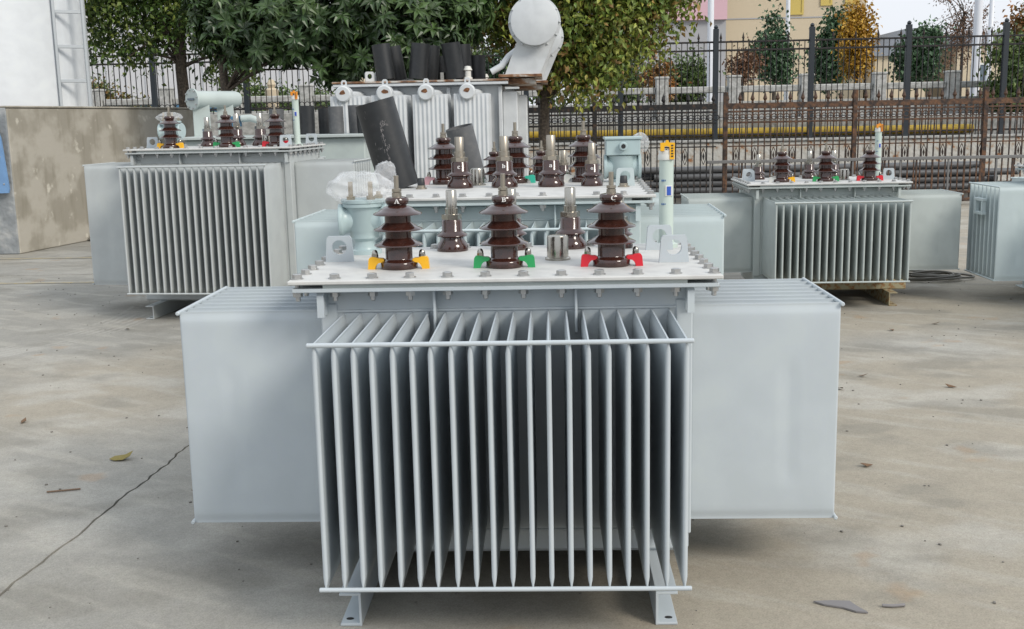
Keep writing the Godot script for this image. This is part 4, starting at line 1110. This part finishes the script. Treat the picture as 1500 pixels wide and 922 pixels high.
func leaf_mat(key: String, rough: float) -> Material:
	if not M.has(key):
		var m := StandardMaterial3D.new(); m.vertex_color_use_as_albedo = true; m.roughness = rough
		m.cull_mode = BaseMaterial3D.CULL_DISABLED; m.backlight_enabled = true; m.backlight = Color(0.25, 0.30, 0.08)
		M[key] = m
	return M[key]

func tree(label: String, base: Vector3, th: float, tr: float, blobs: Array, leaf: float, lw: float, count: int, cols: Array, seed_: int, rosette := 0, group := "", lean := Vector3.ZERO, spread := 0.085) -> Node3D:
	var t := thing("tree", label, "tree", base, 0.0, group)
	var rg := RandomNumberGenerator.new(); rg.seed = seed_
	var g := G.new()
	var pts := []
	for i in 7:
		var f := i / 6.0
		pts.append(Vector3(lean.x * f + 0.12 * tr * sin(i * 2.0 + seed_), th * f, lean.z * f + 0.12 * tr * cos(i * 1.7)))
	g.tube(pts, tr, 12, tr * 0.62)
	for bl in blobs:
		var c: Vector3 = bl[0]
		for k in 3:
			var s: Vector3 = pts[4 + k]
			var e := c + Vector3(rg.randf_range(-0.6, 0.6) * bl[1].x, rg.randf_range(-0.3, 0.5) * bl[1].y, rg.randf_range(-0.6, 0.6) * bl[1].z)
			var mid := s.lerp(e, 0.5) + Vector3(rg.randf_range(-0.1, 0.1), 0.12, rg.randf_range(-0.1, 0.1)) * s.distance_to(e)
			g.tube([s, s.lerp(mid, 0.5) + Vector3(0, 0.03, 0), mid, mid.lerp(e, 0.6), e], tr * 0.28, 6, tr * 0.06)
	part("trunk", g.mesh(), M.bark, t)
	var total := 0.0
	for bl in blobs: total += bl[1].x * bl[1].y * bl[1].z
	var xf: Array[Transform3D] = []; var cc: Array[Color] = []
	for bl in blobs:
		var share := int(count * bl[1].x * bl[1].y * bl[1].z / total)
		var per := 10 if rosette == 0 else rosette
		var clumps := maxi(1, share / per)
		for k in clumps:
			var d := Vector3(rg.randfn(), rg.randfn(), rg.randfn()).normalized()
			var rad := pow(rg.randf(), 0.45)
			var cp: Vector3 = bl[0] + Vector3(d.x * bl[1].x, d.y * bl[1].y, d.z * bl[1].z) * rad * rg.randf_range(0.8, 1.12)
			var cl: Color = cols[rg.randi() % cols.size()]
			cl = cl.lerp(cols[rg.randi() % cols.size()], 0.3)
			var axis := (Vector3(d.x, 0.5 + d.y * 0.5, d.z) + Vector3(rg.randfn(), rg.randfn(), rg.randfn()) * 0.3).normalized()
			var ab := G.along(axis)
			for i in per:
				var b: Basis; var p := cp
				if rosette > 0:
					var ang := i * 2.4 + rg.randf() * 0.5; var up := rg.randf_range(-0.35, 0.55)
					var dir := (ab * Vector3(cos(ang) * cos(up), sin(up), sin(ang) * cos(up))).normalized()
					dir = (dir + Vector3(0, -0.25, 0)).normalized()
					b = Basis.looking_at(-dir, axis if absf(axis.dot(dir)) < 0.95 else Vector3.RIGHT)
				else:
					p += Vector3(rg.randfn(), rg.randfn(), rg.randfn()) * spread * (leaf / 0.08)
					var dir := Vector3(rg.randfn(), rg.randfn() - 0.7, rg.randfn()).normalized()
					b = Basis.looking_at(-dir, (Vector3(rg.randfn(), rg.randfn() + 1.2, rg.randfn())).normalized())
				xf.append(Transform3D(b.scaled(Vector3.ONE * rg.randf_range(0.7, 1.15)), p))
				cc.append(cl * rg.randf_range(0.75, 1.25))
	var mm := MultiMesh.new(); mm.transform_format = MultiMesh.TRANSFORM_3D; mm.use_colors = true; mm.mesh = leaf_mesh(leaf, lw); mm.instance_count = xf.size()
	for i in xf.size():
		mm.set_instance_transform(i, xf[i]); mm.set_instance_color(i, cc[i])
	var mi := MultiMeshInstance3D.new(); mi.multimesh = mm; mi.name = "crown"; mi.material_override = leaf_mat("leafmat%d" % (1 if rosette > 0 else 0), 0.4 if rosette > 0 else 0.5)
	mi.set_meta("kind", "stuff")
	t.add_child(mi, true)
	return t

func build_trees() -> void:
	var camphor := [Color(0.055, 0.11, 0.02), Color(0.09, 0.15, 0.026), Color(0.032, 0.07, 0.014), Color(0.16, 0.20, 0.04)]
	var loquat := [Color(0.029, 0.063, 0.018), Color(0.044, 0.085, 0.023), Color(0.065, 0.111, 0.032), Color(0.021, 0.044, 0.014)]
	var mixed := [Color(0.13, 0.19, 0.028), Color(0.22, 0.26, 0.04), Color(0.07, 0.12, 0.02), Color(0.30, 0.31, 0.055), Color(0.10, 0.16, 0.025), Color(0.17, 0.22, 0.035), Color(0.26, 0.11, 0.045)]
	# left, small leaved
	tree("leafy green tree with a dark trunk behind the concrete wall", Vector3(-5.45, 0, -13.9), 3.4, 0.115, [[Vector3(-0.9, 3.2, 0.1), Vector3(1.1, 0.85, 0.9), 0], [Vector3(0.5, 3.1, 0), Vector3(1.15, 0.75, 0.9), 0], [Vector3(-0.1, 4.3, 0), Vector3(1.9, 1.0, 1.2), 0], [Vector3(-0.6, 2.45, 0.2), Vector3(0.5, 0.25, 0.4), 0], [Vector3(0.85, 2.35, 0.1), Vector3(0.55, 0.4, 0.5), 0]], 0.10, 0.026, 24000, camphor, 3)
	# middle, large leaved
	tree("dark evergreen tree with long leaves above the sleeves", Vector3(-3.97, 0, -11.0), 2.7, 0.075, [[Vector3(1.1, 2.75, 0.1), Vector3(0.95, 0.62, 0.8), 0], [Vector3(2.2, 2.6, 0.2), Vector3(1.0, 0.62, 0.7), 0], [Vector3(2.85, 3.0, -0.1), Vector3(0.7, 0.7, 0.6), 0], [Vector3(0.2, 2.75, 0), Vector3(0.75, 0.55, 0.6), 0], [Vector3(1.7, 3.5, -0.2), Vector3(1.8, 0.7, 1.0), 0], [Vector3(1.5, 2.15, 0.1), Vector3(0.6, 0.30, 0.4), 0], [Vector3(0.55, 2.4, 0.2), Vector3(0.7, 0.32, 0.5), 0]], 0.17, 0.030, 30000, loquat, 7, 11)
	# right, mixed green and reddish
	tree("green tree with reddish leaf tips behind the white conservator drum", Vector3(0.08, 0, -12.0), 2.4, 0.085, [[Vector3(0.75, 2.75, 0), Vector3(1.15, 0.72, 0.8), 0], [Vector3(-0.45, 2.85, -0.1), Vector3(0.65, 0.6, 0.7), 0], [Vector3(0.55, 2.02, 0.1), Vector3(0.62, 0.48, 0.5), 0], [Vector3(1.45, 2.95, 0), Vector3(0.72, 0.36, 0.5), 0], [Vector3(0.4, 3.6, 0), Vector3(1.5, 0.7, 1.0), 0]], 0.105, 0.026, 27000, mixed, 11)
	# beyond the fence
	var far := "trees beyond the road"
	var olive := [Color(0.070, 0.119, 0.028), Color(0.112, 0.154, 0.035), Color(0.049, 0.084, 0.021)]
	var dark := [Color(0.043, 0.099, 0.043), Color(0.065, 0.131, 0.055), Color(0.032, 0.065, 0.030)]
	var gold := [Color(0.375, 0.203, 0.015), Color(0.450, 0.270, 0.022), Color(0.300, 0.143, 0.011)]
	var brown := [Color(0.16, 0.08, 0.04), Color(0.12, 0.07, 0.045), Color(0.20, 0.09, 0.04)]
	var orange := [Color(0.30, 0.12, 0.025), Color(0.20, 0.10, 0.03), Color(0.10, 0.10, 0.025)]
	var q := func(label, px, d, top, rx, ry, leaf, n, cols, sd):
		var x: float = 0.135 + (px - 809.0) / 1610.0 * d
		var c: float = top - ry
		var rr := RandomNumberGenerator.new(); rr.seed = sd * 13 + 1
		var blobs := [[Vector3(0, c - 1.3 - ry * 0.1, 0), Vector3(rx * 0.62, ry * 0.7, rx * 0.6), 0]]
		for k in 7:
			var up := rr.randf_range(-0.75, 0.85)
			var wide: float = rx * sqrt(1.0 - up * up) * rr.randf_range(0.5, 0.95)
			var an := rr.randf() * TAU
			blobs.append([Vector3(cos(an) * wide, c - 1.3 + up * ry, sin(an) * wide * 0.8), Vector3(rx, ry, rx) * rr.randf_range(0.2, 0.38), 0])
		tree(label, Vector3(x, 1.3, 3.1 - d), c - 1.3 + ry * 0.3, 0.07, blobs, leaf, leaf * 0.3, n * 2, cols, sd, 0, far, Vector3.ZERO, 0.10)
	q.call("yellow-green bushy tree left of the slender lamp post", 1010, 36.0, 3.3, 0.85, 0.85, 0.16, 1800, olive, 21)
	q.call("orange autumn tree by the slender lamp post", 968, 34.0, 3.4, 0.45, 0.8, 0.14, 700, orange, 22)
	q.call("thin brown tree in front of the tall beige building", 1086, 36.0, 3.55, 0.6, 0.65, 0.12, 700, brown, 23)
	q.call("green tree in front of the tall beige building", 1130, 42.0, 4.9, 0.72, 1.3, 0.18, 2200, dark, 24)
	q.call("dark green tree left of the golden tree", 1208, 42.0, 4.85, 0.62, 1.3, 0.18, 2600, dark, 25)
	q.call("golden yellow ginkgo-like tree", 1247, 38.0, 4.9, 0.55, 1.15, 0.15, 2200, gold, 26)
	q.call("rounded dark green tree right of the golden tree", 1332, 40.0, 4.25, 0.85, 0.95, 0.18, 2600, dark, 27)
	q.call("sparse reddish brown tree beside the thick white lamp post", 1393, 42.0, 6.2, 1.4, 1.9, 0.10, 1600, brown, 28)
	q.call("orange brown tree at the end of the balustrade", 1490, 36.0, 4.6, 1.1, 1.2, 0.16, 2600, orange, 29)
	q.call("green shrub at the end of the balustrade", 1475, 27.0, 2.9, 1.1, 0.9, 0.14, 3000, olive, 30)
	for k in 7: q.call("dark green roadside tree seen between the trunks", 545 + k * 62, 40.0 + 2.0 * (k % 2), 4.2 + 0.5 * (k % 3), 1.1, 1.4, 0.18, 1500, dark if k % 2 else olive, 40 + k)
	q.call("olive shrub seen through the left fence", 165, 30.0, 2.6, 1.3, 0.7, 0.12, 1500, olive + orange, 31)
	q.call("olive bush seen through the fence above the sleeves", 430, 34.0, 2.7, 2.4, 0.75, 0.14, 2400, olive, 32)

# ------------------------------------------------------------------ litter on the slab
func flat_leaf(pts: Array, lift: Array) -> Mesh:
	var g := G.new()
	var c := Vector3.ZERO
	for i in pts.size(): c += Vector3(pts[i].x, lift[i], pts[i].y) / pts.size()
	for i in pts.size():
		var a := Vector3(pts[i].x, lift[i], pts[i].y); var j := (i + 1) % pts.size(); var b := Vector3(pts[j].x, lift[j], pts[j].y)
		g.tri(c, b, a); g.tri(c - Vector3(0, 0.0015, 0), a - Vector3(0, 0.0015, 0), b - Vector3(0, 0.0015, 0))
	return g.mesh()

func build_litter() -> void:
	var m := flat_leaf([Vector2(-0.05, 0.0), Vector2(-0.02, 0.02), Vector2(0.02, 0.022), Vector2(0.05, 0.008), Vector2(0.055, -0.02), Vector2(0.02, -0.03), Vector2(-0.03, -0.02)], [0.004, 0.003, 0.006, 0.02, 0.036, 0.016, 0.012])
	single("fallen_leaf", m, M.dead_leaf, "curled olive-yellow dead leaf on the concrete left of the foreground transformer", "leaf", Vector3(-1.73, 0.003, -1.38), Basis.IDENTITY.scaled(Vector3.ONE * 0.95))
	var g := G.new()
	g.extrude(PackedVector2Array([Vector2(-0.075, 0.03), Vector2(-0.02, 0.034), Vector2(0.03, 0.03), Vector2(0.04, 0.0), Vector2(0.062, -0.045), Vector2(0.03, -0.038), Vector2(0.0, -0.012), Vector2(-0.05, 0.008)]), 0.005, Transform3D(Basis(Vector3.RIGHT, -PI / 2), Vector3.ZERO))
	single("metal_scrap", g.mesh(), M.cardboard, "flat grey torn scrap lying on the concrete right of the foreground transformer", "scrap", Vector3(0.965, 0.0045, 0.09))
	g = G.new(); g.tube([Vector3(-0.03, 0.006, 0), Vector3(0, 0.006, 0.004), Vector3(0.035, 0.006, -0.002)], 0.005, 6)
	single("stick", g.mesh(), M.cardboard, "short dark stick beside the grey scrap", "stick", Vector3(1.11, 0, 0.09))
	g = G.new(); g.tube([Vector3(-0.06, 0.005, 0.016), Vector3(0, 0.005, 0), Vector3(0.06, 0.005, -0.018)], 0.0035, 6)
	single("stick", g.mesh(), M.twig, "thin reddish twig near the joint in the concrete", "stick", Vector3(-1.80, 0, -0.98))
	var sm := flat_leaf([Vector2(-0.03, 0.0), Vector2(0.0, 0.015), Vector2(0.03, 0.004), Vector2(0.01, -0.014)], [0.003, 0.008, 0.016, 0.004])
	for q in [[1.81, -2.74], [1.62, -2.47], [2.19, -2.48], [2.7, -4.2], [-3.3, -3.4], [-2.45, -2.0], [-2.85, -4.4], [2.35, -4.0], [-1.25, -0.95], [1.4, -1.2]]:
		single("fallen_leaf", sm, M.brown_leaf, "small dry brown leaf scrap on the open concrete", "leaf", Vector3(q[0], 0.003, q[1]), Basis(Vector3.UP, q[0] * 7.0), "small dry leaf scraps")
	# grit too small to tell apart
	var rg := RandomNumberGenerator.new(); rg.seed = 77
	g = G.new()
	for i in 900:
		var p := Vector3(rg.randf_range(-6, 5), 0.0, rg.randf_range(-7.2, 1.2)); var r := rg.randf_range(0.0015, 0.0055)
		g.box(p + Vector3(0, r * 0.5, 0), Vector3(r * 2, r, r * 1.5), Basis(Vector3.UP, rg.randf() * 3.0), r * 0.2)
	var gr := single("grit", g.mesh(), M.cable, "fine dark grit and crumbs strewn over the concrete", "grit")
	gr.set_meta("kind", "stuff")
	# coil of cable by the bluish transformer
	g = G.new()
	var pts := []
	for i in 150:
		var a := i * 0.23
		pts.append(Vector3(cos(a) * (0.24 + 0.09 * sin(a * 0.37)) + 0.07 * sin(a * 0.21), 0.014 + 0.0002 * i + 0.008 * (1.0 + sin(a * 1.7)), sin(a) * (0.15 + 0.05 * cos(a * 0.29))))
	g.tube(pts, 0.009, 6)
	single("cable_coil", g.mesh(), M.cable, "loose heap of thin grey cable on the concrete beside the bluish transformer", "cable", Vector3(3.33, 0, -6.2))
	g = G.new()
	g.lathe([Vector2(0, 0), Vector2(0.10, 0), Vector2(0.13, 0.05), Vector2(0.10, 0.10), Vector2(0, 0.12)], 7, Transform3D(Basis.IDENTITY.scaled(Vector3(1.4, 0.8, 0.8)), Vector3.ZERO), 2.0)
	single("stone", g.mesh(), M.stone, "pale stone lying at the foot of the concrete wall", "stone", Vector3(-5.48, 0, -10.45))

# ------------------------------------------------------------------ main
func _ready() -> void:
	rng.seed = 5
	var cam := Camera3D.new(); cam.name = "camera"; add_child(cam)
	cam.position = Vector3(0.1351, 1.4174, 3.1049)
	cam.rotation = Vector3(-0.1773, 0.0365, -0.0206)
	cam.fov = 31.96; cam.near = 0.05; cam.far = 900.0; cam.current = true
	var we := WorldEnvironment.new(); we.name = "world"; add_child(we)
	var env := Environment.new(); we.environment = env
	env.background_mode = Environment.BG_SKY
	var sky := Sky.new(); var sm := ProceduralSkyMaterial.new(); sky.sky_material = sm; env.sky = sky
	sm.sky_top_color = col(0.57, 0.615, 0.675); sm.sky_horizon_color = col(0.47, 0.485, 0.51); sm.sky_curve = 0.22
	sm.ground_bottom_color = col(0.20, 0.19, 0.175); sm.ground_horizon_color = col(0.40, 0.41, 0.42)
	sm.sun_angle_max = 1.0
	env.tonemap_mode = Environment.TONE_MAPPER_LINEAR
	env.tonemap_exposure = 1.79
	env.sdfgi_enabled = true; env.ssao_enabled = true; env.ssil_enabled = true
	var sun := DirectionalLight3D.new(); sun.name = "sun"; add_child(sun)
	sun.look_at_from_position(Vector3(1.15, 1.05, 0.95), Vector3.ZERO)
	sun.light_energy = 0.45; sun.light_angular_distance = 20.0; sun.light_color = Color(1.0, 0.975, 0.94); sun.shadow_enabled = true
	make_materials()
	build_ground()
	build_transformers()
	build_back_row()
	build_yard()
	build_beyond()
	build_trees()
	build_litter()
